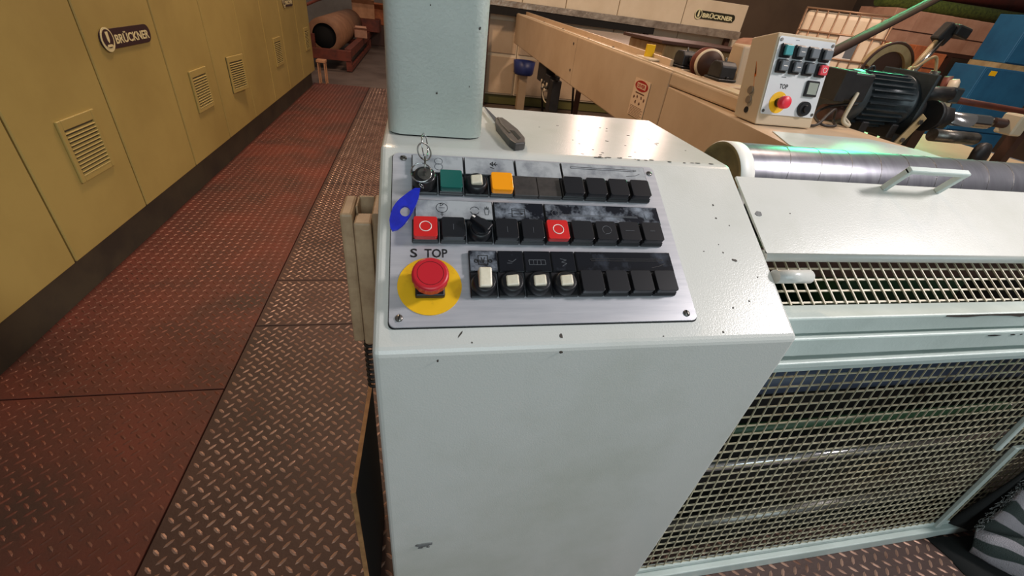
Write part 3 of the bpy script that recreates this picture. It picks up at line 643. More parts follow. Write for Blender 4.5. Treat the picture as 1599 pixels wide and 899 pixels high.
for k in range(7): mb.strip([(-0.08, -0.045 - k * 0.0072), (0.06 + 0.02 * (k % 2), -0.045 - k * 0.0072)], 0.0022, 0.0025, 0.003)
mb.build('printed_lines', mat('brown_ink', (96, 62, 46), 0.6), sg)
# bearing blocks, flange ring and yellow roll end on the arm
def bearing(name, loc, lab):
    t = thing(name, lab, 'bearing', loc)
    MB().box(-0.055, 0.055, -0.07, 0.07, 0, 0.012, 0.003, 1).build('foot', cast_black, t)
    MB().prism([(-0.06, 0.012), (-0.055, 0.07), (-0.03, 0.09), (0.03, 0.09), (0.055, 0.07), (0.06, 0.012)], 'x', -0.045, 0.045, 0.006, 2).build('housing', cast_black, t)
    MB().lathe((0, 0.0, 0.09), (0, 0, 1), [(0.006, 0), (0.006, 0.008), (0.003, 0.018), (0, 0.02)], 12).build('grease_nipple', dull_steel, t)
    t.scale = (0.85, 0.85, 0.85)
    for s_ in (-1, 1): MB().cyl((0, s_ * 0.058, 0.012), (0, s_ * 0.058, 0.024), 0.010, seg=6).build('bolt', cast_black, t)
    return t
bearing('bearing_block', (1.352, 2.30, zt(2.3) + 0.001), 'black bearing block beside the brown disc, nearer the yellow tag')
bearing('bearing_block', (1.352, 1.96, zt(1.96) + 0.001), 'black bearing block between the brown disc and the small control box')
sh = thing('disc_wheel', 'brown disc with pale rim on a shaft between the black bearings', 'wheel', (1.395, 2.14, 1.05))
MB().lathe((0, 0, 0), (-0.35, -1, 0.05), [(0, -0.02), (0.068, -0.02), (0.068, 0.0), (0.058, 0.004)], 40).build('pale_rim', beige_l, sh)
MB().lathe((0, 0, 0), (-0.35, -1, 0.05), [(0.0, 0.0055), (0.0585, 0.0055), (0.0585, 0.0)], 40).build('brown_face', brown_m, sh)
MB().lathe((0, 0.04, 0), (-0.35, -1, 0.05), [(0, -0.012), (0.070, -0.012), (0.070, 0.016), (0, 0.016)], 40).build('rear_flange', rust, sh)
MB().cyl((0.0, 0.02, 0), (-0.043, 0.12, 0.0), 0.016, seg=16).build('shaft', cast_black, sh)
yt = thing('yellow_tag', 'yellow plastic tag standing on the beige beam', 'tag', (1.255, 2.52, zt(2.52)))
MB().box(-0.045, 0.06, -0.10, 0.06, 0, 0.012, 0.003, 1).build('base_plate', beige_l, yt)
MB().box(-0.026, 0.026, -0.006, 0.006, 0.012, 0.072, 0.002, 1).build('tag_plate', yellow, yt)
# tall cover box behind the small control box
tb = thing('beige_cover_box', 'beige sheet metal box left of the small control box', 'box', (0, 0, 0))
MB().prism([(1.925, 0.9465), (1.965, 1.15), (2.05, 1.155), (2.055, 0.9465)], 'x', 1.42, 1.515, 0.008, 2).build('box_body', beige, tb)
MB().box(1.416, 1.52, 1.915, 1.93, 0.9465, 0.956).build('bottom_flange', beige, tb)
# ---- small control box
CB = Vector((1.110, 1.334, 0.948)); TILT = -math.radians(12.3)
sb = thing('small_control_box', 'small control box with red stop button standing on the beige machine', 'control box', CB, (TILT, 0, 0))
MB().prism([(0.0, 0.0), (0.12, 0.0264), (0.12, 0.272), (0.0, 0.272)], 'x', 0.0, 0.224, 0.004, 2).build('box_body', mat('control_box_paint', (196, 176, 148), 0.45), sb)
pl = MB().prism(rrect(0.006, 0.218, 0.034, 0.262, 0.006), 'y', -0.0035, 0.0).build('front_plate', plate_white, sb)
for (x, z) in ((0.014, 0.252), (0.210, 0.252), (0.014, 0.044), (0.210, 0.044)):
    MB().cyl((x, -0.0035, z), (x, -0.0055, z), 0.005, seg=12).build('screw', dull_steel, sb)
for r_ in range(2):
    for c in range(4):
        x = 0.036 + c * 0.0505; z = 0.222 - r_ * 0.044
        bb = MB().box(x - 0.020, x + 0.020, -0.012, -0.0035, z - 0.020, z + 0.020, 0.003, 1).build('push_button', black_pl, sb)
        m = teal_btn if (r_, c) == (0, 0) else pink_btn if (r_, c) == (1, 3) else grey_btn
        MB().box(x - 0.012, x + 0.017, -0.022, -0.012, z - 0.014, z + 0.015, 0.002, 1).build('button_cap', m, bb)
        if (r_, c) == (1, 3): MB().ring((x + 0.0025, -0.0222, z), (0, 1, 0), 0.007, 0.0012, 20, 6).build('ring_mark', white_print, bb)
        if r_ == 1 and c < 2 or (r_, c) == (0, 1): MB().box(x - 0.004, x + 0.010, -0.0224, -0.022, z - 0.001, z + 0.001).build('print_mark', white_print, bb)
mt = MB().box(0.150, 0.198, -0.012, -0.0035, 0.098, 0.146, 0.002, 1).build('meter_frame', black_pl, sb)
MB().box(0.156, 0.192, -0.0128, -0.012, 0.105, 0.140).build('meter_face', lcd, mt)
text('print_text', 'TOP', 0.02, ink, sb, (0.068, -0.0037, 0.121), (PI / 2, 0, 0), fit=(0.032, 0.014), bold=0.0004)
e2 = sub('emergency_stop', sb, (0.062, -0.0035, 0.072), (PI / 2, 0, 0)); e2['label'] = 'red stop button on a yellow disc'
MB().cyl((0, 0, 0), (0, 0, 0.0015), 0.033, seg=40).build('yellow_disc', yellow_disc, e2)
MB().cyl((0, 0, 0.0015), (0, 0, 0.022), 0.014, seg=20).build('stem', black_pl, e2)
MB().lathe((0, 0, 0), (0, 0, 1), [(0, 0.020), (0.019, 0.020), (0.020, 0.026), (0.019, 0.038), (0.015, 0.041), (0, 0.042)], 32).build('mushroom_head', mat('pink_red_mushroom', (222, 44, 62), 0.4), e2)
dl = MB().cyl((0.168, -0.0035, 0.060), (0.168, -0.014, 0.060), 0.025, 0.022, 28).build('rotary_dial', black_pl, sb)
MB().cyl((0.168, -0.014, 0.060), (0.168, -0.022, 0.060), 0.012, 0.010, 20).build('dial_knob', black_pl2, dl)
MB().box(0.05, 0.068, -0.0037, -0.0035, 0.147, 0.149).box(0.066, 0.080, -0.0037, -0.0035, 0.254, 0.2555).build('print_mark', ink_grey, sb)
# left side details
MB().prism([(0.068, 0.195), (0.056, 0.160), (0.063, 0.160), (0.052, 0.118), (0.060, 0.150), (0.053, 0.150)], 'x', -0.0012, 0.0).build('lightning_sticker', orange_ink, sb)
for (y, z) in ((0.060, 0.108), (0.058, 0.078)):
    MB().cyl((0, y, z), (-0.006, y, z), 0.012, seg=20).build('cable_plug', mat('grey_plug', (128, 112, 94), 0.5), sb)
MB().cyl((0, 0.060, 0.046), (-0.002, 0.060, 0.046), 0.010, seg=20).build('cable_hole', gap_m, sb)

# ---- electric motor
mo = thing('electric_motor', 'dark grey finned electric motor right of the small control box', 'motor', (1.70, 1.60, 1.03))
MB().lathe((0, 0, 0), (1, 0, 0), [(0, -0.06), (0.085, -0.06), (0.098, -0.05), (0.102, 0.0), (0.098, 0.004), (0.090, 0.006), (0.090, 0.215), (0.104, 0.218), (0.104, 0.238), (0.06, 0.245), (0, 0.245)], 48).build('housing', motor_m, mo)
fin = MB().box(0.01, 0.212, -0.0022, 0.0022, 0.088, 0.104).mesh('cooling_fin'); fin.materials.append(motor_m)
for i in range(28):
    a = 2 * PI * i / 28
    inst('cooling_fin', fin, mo, (0, 0, 0), (a, 0, 0))
MB().box(-0.19, -0.055, -0.13, -0.04, 0.0, 0.095, 0.006, 2).build('junction_box', cast_black, mo)
MB().box(-0.195, -0.15, -0.138, -0.035, -0.005, 0.10, 0.003, 1).build('junction_cover', cast_black, mo)
for x in (0.03, 0.18): MB().box(x, x + 0.035, -0.10, 0.10, -0.125, -0.07, 0.004, 1).build('foot', cast_black, mo)
MB().box(0.238, 0.252, -0.12, 0.12, -0.11, 0.12, 0.004, 1).build('mounting_flange', motor_m, mo)
MB().lathe((0.252, -0.02, -0.03), (1, 0, 0), [(0, 0), (0.085, 0), (0.08, 0.05), (0.05, 0.075), (0, 0.075)], 32).build('gear_case', cast_black, mo)
MB().ring((0.05, 0, 0.105), (0, 1, 0), 0.012, 0.004, 20, 8).build('lifting_eye', motor_m, mo)
MB().cyl((-0.06, -0.05, -0.05), (-0.14, -0.06, -0.055), 0.03, seg=18).build('brake_hub', brown_m, mo)
# belt guard behind motor
bgd = thing('belt_guard', 'tan curved belt guard behind the electric motor', 'belt guard', (2.10, 1.86, 1.10))
mb = MB()
for i in range(14):
    a0 = math.radians(20 + 10 * i); a1 = math.radians(30 + 10 * i)
    mb.prism([(0.14 * math.cos(a0), 0.14 * math.sin(a0)), (0.105 * math.cos(a0), 0.105 * math.sin(a0)), (0.105 * math.cos(a1), 0.105 * math.sin(a1)), (0.14 * math.cos(a1), 0.14 * math.sin(a1))], 'y', -0.014, 0.014)
mb.build('curved_sheet', tan_bar, bgd)
MB().prism(ell(0, 0, 0.104, 0.104, 32), 'y', 0.0, 0.02).build('pulley', brown_m, bgd)
MB().ring((0, -0.014, 0), (0, 1, 0), 0.140, 0.006, 40, 8).build('rim', brown_m, bgd)
MB().box(-0.03, 0.03, -0.02, 0.02, -0.268, -0.09).build('stand', cast_black, bgd)
# lever with black handle
lv = thing('lever', 'steel lever rod with a black handle beside the motor', 'lever', (2.085, 1.731, 0.831))
MB().cyl((0, 0, 0.0), (0, 0, 0.255), 0.02, seg=16).build('pivot', cast_black, lv)
MB().cyl((0.0, 0, 0.245), (0.185, 0.08, 0.440), 0.0095, seg=14).build('rod', chrome, lv)
MB().cyl((-0.012, 0.012, 0.24), (0.165, 0.09, 0.432), 0.0085, seg=14).build('rod', tan_bar, lv)
M = Matrix.Translation((0.200, 0.10, 0.465)) @ Matrix.Rotation(math.radians(30), 4, 'Y')
MB().box(-0.030, 0.030, -0.022, 0.022, -0.042, 0.036, 0.008, 2, M).build('handle_grip', cast_black, lv)
M = Matrix.Translation((0.255, 0.085, 0.478)) @ Matrix.Rotation(math.radians(8), 4, 'Y')
MB().box(-0.042, 0.042, -0.022, 0.022, -0.022, 0.022, 0.008, 2, M).build('handle_bar', cast_black, lv)
# threaded shaft
ts = thing('threaded_shaft', 'bright threaded steel shaft with a hex nut right of the motor', 'shaft', (2.03, 1.495, 1.005))
MB().lathe((0, 0, 0), (1, -0.06, 0), [(0, 0), (0.026, 0.0), (0.026, 0.20)] + [q for i in range(14) for q in ((0.026, 0.20 + i * 0.006), (0.0238, 0.203 + i * 0.006))] + [(0.024, 0.29), (0, 0.29)], 28).build('shaft', chrome, ts)
MB().cyl((0.0, 0, 0), (0.065, -0.004, 0), 0.046, seg=6).build('hex_nut', cast_black, ts)
MB().cyl((-0.02, 0, 0), (0.0, 0, 0), 0.058, seg=28).build('washer', cast_black, ts)
tg = thing('lower_shaft', 'dark round shaft just below the bright threaded shaft', 'shaft', (2.02, 1.44, 0.945))
MB().cyl((0, 0, 0), (0.21, -0.01, 0), 0.024, seg=24).build('shaft', dull_steel, tg)
MB().lathe((0.21, -0.01, 0), (1, 0, 0), [(0.024, 0), (0.022, 0.008), (0, 0.01)], 24).build('shaft_end', cast_black, tg)
# flat bar bracket with holes
fb = thing('flat_bar_bracket', 'tan flat bar with two bolts leaning in front of the motor', 'bracket', (1.845, 1.40, 0.80))
M = Matrix.Translation((0.055, 0.06, 0.095)) @ Matrix.Rotation(math.radians(26), 4, 'Y')
MB().box(-0.017, 0.017, -0.004, 0.004, -0.066, 0.125, 0.002, 1, M).build('bar', tan_bar, fb)
for d in (0.10, 0.02):
    p = M @ Vector((0, -0.004, d)); q = M @ Vector((0, -0.010, d)); MB().cyl(p, q, 0.010, seg=6).build('bolt', dull_steel, fb)
MB().box(0.0, 0.05, 0.04, 0.10, 0.031, 0.045).build('foot', tan_bar, fb)
# grey strip and valve wheel at right
gs = thing('grey_channel', 'pale grey metal strip lying on the beige shelf', 'channel', (2.0, 1.40, 0.83))
MB().box(-0.11, 0.16, -0.03, 0.0, 0.0, 0.008, 0.001, 1).box(-0.11, 0.16, -0.004, 0.0, 0.008, 0.03).build('channel_section', dull_steel, gs)
vw = thing('hand_wheel', 'black hand wheel low at the right behind the roll', 'hand wheel', (2.21, 1.36, 0.90))
MB().lathe((0, 0, 0), (0.2, -1, 0.15), [(0, -0.015), (0.045, -0.015), (0.048, 0.0), (0.045, 0.012), (0.02, 0.018), (0, 0.018)], 32).build('wheel_disc', cast_black, vw)
MB().cyl((0, 0, 0), (0.10, 0.06, -0.01), 0.012, seg=12).build('spindle', dull_steel, vw)
MB().cyl((0.0, 0.02, -0.06), (0.0, 0.02, -0.0), 0.012, seg=12).build('stand', cast_black, vw)
fl = thing('motor_flange', 'pale round flange with dark slots in front of the blue cabinet', 'flange', (2.25, 1.62, 1.075))
MB().lathe((0, 0, 0), (0.7, -1, 0.2), [(0, -0.03), (0.062, -0.03), (0.066, -0.02), (0.066, 0.0), (0.055, 0.006), (0, 0.008)], 36).build('flange_disc', beige_l, fl)
MB().lathe((0.02, 0.03, 0), (0.7, -1, 0.2), [(0, -0.04), (0.074, -0.04), (0.074, -0.01), (0, -0.01)], 36).build('flange_back', rust, fl)
for a in (0.3, 2.2, 4.4):
    q = Vector((0.7, -1, 0.2)).normalized().to_track_quat('Z', 'Y'); p = q @ Vector((0.035 * math.cos(a), 0.035 * math.sin(a), 0.006)); d = q @ Vector((0, 0, 0.004))
    MB().cyl(p, p + d, 0.014, seg=12).build('slot', cast_black, fl)
MB().box(-0.12, -0.03, -0.02, 0.05, -0.13, -0.02, 0.006, 1).build('white_bracket', paint2, fl)
MB().box(-0.06, 0.0, 0.02, 0.07, -0.24, -0.12).build('stand', brown_m, fl)
cl = thing('clamp_assembly', 'black clamp mechanism between the lever and the pale flange', 'clamp', (2.10, 1.62, 0.83))
MB().box(-0.05, 0.04, -0.02, 0.05, 0.0, 0.22, 0.008, 1).build('clamp_body', cast_black, cl)
MB().cyl((-0.04, 0.0, 0.24), (0.10, -0.02, 0.25), 0.03, seg=20).build('cylinder', cast_black, cl)
MB().box(0.09, 0.14, -0.045, 0.01, 0.22, 0.28, 0.006, 1).build('clamp_head', motor_m, cl)
for i in range(6): MB().cyl((-0.03 + 0.012 * i, -0.03, 0.15 + 0.015 * (i % 3)), (-0.03 + 0.012 * i, -0.018, 0.15 + 0.015 * (i % 3)), 0.006, seg=8).build('bolt', dull_steel, cl)
rb = thing('drive_rod', 'rusty brown drive rod at the right edge behind the shaft', 'rod', (2.36, 1.46, 1.0))
MB().cyl((-0.03, 0.01, 0.01), (0.30, -0.01, -0.0), 0.018, seg=16).build('rod', brown_m, rb)
MB().cyl((-0.16, 0.15, 0.065), (0.25, 0.10, 0.05), 0.013, seg=14).build('rod', rust, rb)
MB().box(0.03, 0.09, -0.04, 0.03, -0.03, 0.05, 0.006, 1).build('coupling', beige_l, rb)
MB().box(0.20, 0.24, 0.03, 0.07, -0.17, 0.02).build('stand', brown_m, rb)
# loose cables near the motor
def cable(pts, r, m, lab):
    P = [Vector(p) for p in pts]; out = []
    for i in range(len(P) - 1):
        p0 = P[max(i - 1, 0)]; p1 = P[i]; p2 = P[i + 1]; p3 = P[min(i + 2, len(P) - 1)]
        for k in range(8):
            t = k / 8; out.append(0.5 * ((2 * p1) + (p2 - p0) * t + (2 * p0 - 5 * p1 + 4 * p2 - p3) * t * t + (3 * p1 - p0 - 3 * p2 + p3) * t ** 3))
    out.append(P[-1])
    return tag(MB().tube(out, r, 8).build('cable', m), lab, 'cable')
cable([(1.335, 1.36, 0.955), (1.40, 1.38, 0.955), (1.47, 1.42, 0.99), (1.52, 1.45, 1.0), (1.545, 1.46, 0.96), (1.50, 1.40, 0.953), (1.44, 1.40, 0.954), (1.46, 1.47, 0.975), (1.56, 1.52, 1.0), (1.66, 1.50, 1.02)], 0.005, cable_m, 'black looped cable between the small control box and the motor')
cable([(1.60, 1.47, 1.06), (1.575, 1.45, 1.02), (1.565, 1.44, 0.97), (1.585, 1.43, 0.953), (1.61, 1.45, 0.955), (1.60, 1.48, 0.975)], 0.007, cable_w, 'pale cable hanging from the motor junction box')
cable([(1.95, 1.60, 1.10), (2.02, 1.68, 1.15), (2.10, 1.72, 1.16), (2.15, 1.72, 1.20), (2.18, 1.72, 1.20), (2.19, 1.70, 1.15)], 0.006, tan_bar, 'tan curved hose behind the lever')
ph = thing('hose_coupling', 'grey hose coupling above the clamp mechanism', 'coupling', (2.19, 1.70, 1.10))
MB().cyl((0, 0, 0), (0, 0, 0.055), 0.018, seg=8).build('coupling_body', dull_steel, ph)
MB().cyl((0, 0, -0.03), (0, 0, 0), 0.010, seg=10).build('nipple', white_pl, ph)
MB().box(-0.06, 0.02, -0.02, 0.02, -0.06, -0.03, 0.005, 1).build('green_bracket', mat('lime_bracket', (120, 150, 48), 0.5), ph)
MB().box(-0.015, 0.015, -0.015, 0.015, -0.27, -0.06).build('stand', cast_black, ph)

# ================================================================== FAR CABINETS BEHIND THE ARM
YF = 6.22
seams = [0.70, 1.26, 1.82, 2.52, 3.44, 4.36]
which = ['leftmost cream cabinet', 'second cream cabinet from the left', 'third cream cabinet from the left', 'cream cabinet left of the nameplate one', 'cream cabinet with nameplate at the right end']
for i in range(5):
    a, b = seams[i], seams[i + 1]
    t = thing('cream_cabinet', which[i] + ' of the far row', 'cabinet', (a, YF, 0), group='far cream cabinets')
    MB().box(0.004, b - a - 0.004, 0.0, 0.9, 0.12, 1.50, 0.006, 1).build('cabinet_body', beige_l, t)
    MB().box(0.0, b - a, 0.03, 0.88, 0.0, 0.12).build('plinth', mat('olive_plinth', (96, 92, 46), 0.6), t)
    MB().box(0.02, b - a - 0.02, -0.012, 0.0, 0.14, 0.58, 0.004, 1).build('lower_door', beige, t)
    if i < 4: MB().box(0.02, b - a - 0.02, -0.012, 0.0, 0.62, 0.98, 0.004, 1).build('upper_door', beige, t)
    if i == 4:
        npl = MB().prism(rrect(0.16, 0.76, 1.285, 1.375, 0.044), 'y', -0.012, 0.0).build('nameplate', name_green, t)
        text('print_text', 'BRÜCKNER', 0.08, name_light2, npl, (0.50, -0.0125, 1.330), (PI / 2, 0, 0), fit=(0.46, 0.062), bold=0.003, depth=0.001)
        MB().prism(ell(0.205, 1.330, 0.052, 0.056, 24), 'y', -0.016, -0.012).build('emblem_disc', name_light2, npl)
        MB().prism(ell(0.205, 1.333, 0.042, 0.044, 24), 'y', -0.0175, -0.016).build('emblem_field', name_green, npl)
        MB().prism([(0.190, 1.300), (0.220, 1.300), (0.214, 1.372), (0.196, 1.372)], 'y', -0.019, -0.0175).build('emblem_mark', name_light2, npl)
dt = thing('metal_duct', 'crumpled bright metal duct in front of the far cream cabinets', 'duct', (0, 6.1, 0))
MB().prism([(0.70, 1.13), (0.70, 1.19), (4.25, 1.195), (4.25, 1.10), (3.2, 1.11)], 'y', -0.06, 0.06, 0.004, 1).build('duct_body', duct_m, dt)
MB().box(0.7, 3.0, -0.05, 0.06, 1.04, 1.125).build('duct_shade_strip', gap_m, dt)  # near-black bar stands in for the shadow under the duct
for x in (0.8, 2.9, 4.1): MB().box(x, x + 0.06, 0.0, 0.06, 0.0, 1.12).build('support', brown_m, dt)
st = thing('stained_cover', 'beige machine cover with rusty stains behind the black bearings', 'machine cover', (0, 0, 0))
MB().box(1.80, 2.50, 3.40, 4.05, 0.55, 1.06, 0.01, 1).build('cover_body', beige_stain, st)
MB().box(1.74, 2.56, 3.34, 4.07, 1.062, 1.085, 0.003, 1).build('cover_lid', brown_m, st)
for x in (1.85, 2.4): MB().box(x, x + 0.06, 3.5, 3.56, 0.0, 0.55).box(x, x + 0.06, 3.96, 4.02, 0.0, 0.55).build('leg', brown_m, st)
gl = thing('sloping_table', 'grey sloping sheet table behind the beige beam', 'table', (0, 0, 0))
MB().prism([(4.1, 0.90), (4.1, 0.915), (5.3, 1.03), (5.3, 1.015)], 'x', 1.42, 2.35).build('sheet_panel', mat('grey_sheet', (150, 134, 120), 0.5), gl)
MB().box(1.45, 1.49, 4.15, 4.19, 0, 0.90).box(2.28, 2.32, 4.15, 4.19, 0, 0.90).build('leg', brown_m, gl)
bk = thing('blue_bucket', 'dark blue plastic bucket under the far end of the beige beam', 'bucket', (1.33, 6.02, 0.42))
MB().lathe((0, 0, 0), (0, 0, 1), [(0, 0), (0.11, 0), (0.125, 0.02), (0.14, 0.16), (0.13, 0.16), (0.12, 0.02), (0, 0.02)], 28).build('bucket_body', blue_bk, bk)
MB().box(-0.05, 0.05, -0.05, 0.05, -0.42, 0.0).build('stand', beige, bk)
vv = thing('valve_block', 'dark valve block with coiled wires hanging below the beige beam', 'valve', (1.24, 4.6, 0.70))
MB().box(-0.05, 0.05, -0.20, 0.12, -0.14, 0.02, 0.006, 1).build('valve_body', cast_black, vv)
MB().box(-0.045, 0.045, -0.46, -0.34, -0.33, -0.06, 0.006, 1).build('side_plate', cast_black, vv)
MB().box(-0.05, 0.05, -0.36, -0.18, -0.14, -0.04, 0.004, 1).build('bridge', cast_black, vv)
MB().ring((-0.02, -0.22, -0.20), (1, 0.2, 0.1), 0.095, 0.006, 28, 8).build('wire_loop', cable_w, vv)
for i in range(7): MB().cyl((-0.055, -0.30 + 0.035 * i, -0.12 - 0.03 * (i % 3)), (-0.01, -0.30 + 0.035 * i, -0.12 - 0.03 * (i % 3)), 0.016, seg=10).build('connector', dull_steel if i % 2 else beige_l, vv)
for (x, lab) in ((1.55, 'thin dark support leg under the beige beam near the valve block'), (1.95, 'thin dark support leg under the beige beam by the console')):
    tag(MB().cyl((x, 5.6, 0.0), (x - 0.12, 5.6, 0.85), 0.014, seg=10).build('support_leg', cable_m), lab, 'leg')

# ================================================================== FAR RIGHT BACKGROUND
to = thing('bulk_liquid_tote', 'white plastic bulk tote in a metal cage far right', 'tote', (4.42, 5.22, 0.44), (0, 0, -math.radians(40)))
to.scale = (0.85, 0.8, 1.0)
MB().box(0.0, 1.0, 0.0, 1.0, 0.14, 1.06, 0.05, 3).build('bottle', tote_m, to)
for i in range(9):
    x = -0.01 + 1.02 * i / 8; MB().cyl((x, -0.015, 0.10), (x, -0.015, 1.08), 0.009, seg=8).build('cage_bar', cage_m, to)
for z in (0.14, 0.38, 0.62, 0.86, 1.08): MB().cyl((-0.02, -0.02, z), (1.02, -0.02, z), 0.010, seg=8).build('cage_bar', cage_m, to)
for (x, y) in ((-0.015, 0.0), (1.015, 0.0), (-0.015, 1.0), (1.015, 1.0)): MB().cyl((x, y, 0.1), (x, y, 1.08), 0.012, seg=8).build('cage_post', cage_m, to)
for (y) in (0.25, 0.5, 0.75):
    MB().cyl((1.016, y, 0.1), (1.016, y, 1.08), 0.009, seg=8).build('cage_bar', cage_m, to)
lb = MB().box(0.50, 0.74, -0.024, -0.016, 0.63, 0.85).build('label_sheet', white_print, to); MB().box(0.64, 0.74, -0.026, -0.024, 0.64, 0.85).build('label_panel', grey_lab, lb)
MB().box(0.53, 0.60, -0.026, -0.024, 0.70, 0.712).box(0.54, 0.61, -0.026, -0.024, 0.76, 0.772).build('label_print', ink, lb)
MB().box(-0.03, 1.03, -0.03, 1.03, 0.0, 0.12).build('pallet', brown_m, to)
MB().box(-0.05, 1.05, -0.05, 1.05, -0.42, 0.0).build('lower_stack', carton, to)
pole = thing('dark_pole', 'long dark brown pole slanting up behind the small control box', 'pole', (0, 0, 0))
MB().tube([(1.95, 2.28, 1.02), (2.02, 2.28, 1.06), (3.75, 3.15, 1.60)], 0.028, 12).build('pole_tube', dark_pole, pole)
MB().box(1.90, 1.98, 2.2, 2.36, 0.0, 1.05).build('pole_base', dark_pole, pole)
# shelves of cartons, blue cabinets and textiles
def carton_box(x0, x1, y, z0, z1, m, lab, nseam=1, name='carton'):
    t = thing(name, lab, 'carton', (x0, y, z0), (0, 0, -0.06))
    MB().box(0, x1 - x0, 0, 0.6, 0, z1 - z0, 0.006, 1).build('carton_body', m, t)
    MB().box(0.0, x1 - x0, -0.004, 0.0, (z1 - z0) * 0.42, (z1 - z0) * 0.42 + 0.012).build('tape', brown_m, t)
    return t
shelf = thing('storage_shelf', 'dark storage shelf carrying pink cartons at the far right', 'shelf', (5.92, 5.45, 0))
MB().box(0, 2.4, 0.0, 0.9, 1.24, 1.28).build('shelf_board', brown_m, shelf); MB().box(0, 2.4, 0.0, 0.9, 0.62, 0.66).build('shelf_board', brown_m, shelf)
for x in (0.0, 1.17, 2.34): MB().box(x, x + 0.06, 0.0, 0.06, 0, 1.24).build('shelf_post', brown_m, shelf)
labs = ['pink carton on the shelf beside the white tote', 'pink carton in the middle of the far shelf', 'wide pink carton behind the black lever handle', 'pink carton on the shelf next to the blue cabinets']
xs = [5.95, 6.32, 6.87, 7.33, 8.2]
for i in range(4): carton_box(xs[i], xs[i + 1] - 0.02, 5.52, 1.285, 1.68, pinkish, labs[i])
carton_box(5.33, 5.54, 4.49, 0.98, 1.30, orange_b, 'orange brown carton right of the white tote')
carton_box(5.56, 5.79, 4.49, 0.98, 1.25, orange_b, 'orange brown carton behind the electric motor')
ot = thing('low_bench', 'low bench under the orange brown cartons', 'bench', (5.31, 4.48, 0)); MB().box(0, 0.5, 0, 0.36, 0.94, 0.975).build('bench_top', brown_m, ot); MB().box(0.02, 0.08, 0.02, 0.34, 0, 0.94).box(0.42, 0.48, 0.02, 0.34, 0, 0.94).build('bench_leg', brown_m, ot)
for (x0, x1, y, z0, z1, lab) in ((5.82, 6.6, 4.05, 0.55, 1.19, 'blue steel cabinet with a yellow sticker behind the pale flange'), (6.16, 6.58, 4.15, 1.24, 1.68, 'blue steel cabinet higher up at the right edge')):
    t = thing('blue_cabinet', lab, 'cabinet', (x0, y, z0), (0, 0, -0.08), group='blue cabinets at the right')
    MB().box(0, x1 - x0, 0, 0.35, 0, z1 - z0, 0.006, 1).build('cabinet_body', blue_cab, t)
    MB().box(0.012, x1 - x0 - 0.012, -0.008, 0.0, 0.012, z1 - z0 - 0.012, 0.003, 1).build('door', blue_cab, t)
    if z0 < 1: MB().box(0.08, 0.16, -0.011, -0.008, z1 - z0 - 0.075, z1 - z0 - 0.03).build('yellow_sticker', yellow, t)
    if z0 < 1: MB().box(0, x1 - x0, 0, 0.35, -0.55, 0.0).build('stand', blue_cab, t)
    else: MB().box(-0.02, x1 - x0 + 0.1, 0, 0.35, -0.05, 0.0).build('tan_board', tan_bar, t)
tag(MB().cyl((5.95, 5.85, 1.765), (8.3, 5.65, 1.775), 0.08, seg=24).build('textile_roll', grass), 'long green textile roll lying on the far shelf', 'textile roll')
tag(MB().cyl((5.95, 5.95, 1.93), (8.3, 5.75, 1.945), 0.085, seg=24).build('textile_roll', dark_red), 'long dark red textile roll on top of the green one', 'textile roll')
bw = thing('brown_screen', 'tall brown partition behind the white tote', 'partition', (4.3, 7.6, 0))
MB().box(0, 3.0, 0, 0.06, 0.95, 2.6).build('screen_panel', wall_m, bw); MB().box(0, 3.0, 0.02, 0.05, 0.0, 0.95).build('screen_base', gap_m, bw)
pc = thing('pink_sack', 'pale pink sack between the far cabinets and the small control box', 'sack', (3.95, 5.2, 0.72))
MB().prism([(-0.24, 0), (-0.28, 0.2), (-0.2, 0.42), (0.15, 0.45), (0.26, 0.2), (0.22, 0)], 'y', -0.2, 0.2, 0.06, 3).build('sack_body', pinkish, pc)
MB().box(-0.3, 0.3, -0.25, 0.25, -0.732, 0.0).build('pallet', brown_m, pc)

# ================================================================== LEFT ROW OF CABINETS
XC = -1.29
pos = ['nearest olive cabinet at the left edge of the photo', 'olive cabinet with the largest louvre vent', 'olive cabinet with the large nameplate', 'olive cabinet right after the nameplate cabinet, with a vent', 'olive cabinet with the crooked dark-edged vent', 'plain olive cabinet after the crooked vent', 'olive cabinet with the narrow far vent', 'olive cabinet with a small nameplate near the top', 'last olive cabinet at the end of the row']
ys = [1.105, 1.685, 2.219, 2.797, 3.378, 3.977, 4.577, 5.16, 5.80, 6.45]
def louvre(t, y0, w_, z0, h, crooked=False):
    vf = sub('louvre_vent', t, (0, y0, z0))
    if crooked: vf.rotation_euler = (0, 0, -math.radians(7))
    else: vf.rotation_euler = (0, 0, 0)
    fr_ = 0.022
    MB().box(0.0, 0.009, 0, fr_, 0, h, 0.002, 1).build('vent_frame', olive, vf); MB().box(0.0, 0.009, w_ - fr_, w_, 0, h, 0.002, 1).build('vent_frame', olive, vf)
    MB().box(0.0, 0.009, fr_, w_ - fr_, 0, fr_, 0.002, 1).build('vent_frame', olive, vf); MB().box(0.0, 0.009, fr_, w_ - fr_, h - 0.036, h, 0.002, 1).build('vent_frame', olive, vf)
    MB().box(0.0005, 0.002, fr_, w_ - fr_, fr_, h - 0.036).build('vent_back', plinth_m, vf)
    n = 12; s_me = MB().prism([(0.0005, 0.0050), (0.0015, 0.0068), (0.0105, 0.0016), (0.0095, 0.0)], 'y', fr_, w_ - fr_).mesh('slat'); s_me.materials.append(olive)
    for i in range(n): inst('slat', s_me, vf, (0, 0, fr_ + (h - 0.036 - fr_) * i / n))
    if crooked: MB().box(-0.004, 0.002, -0.004, 0.003, 0, h).build('open_gap', gap_m, vf)
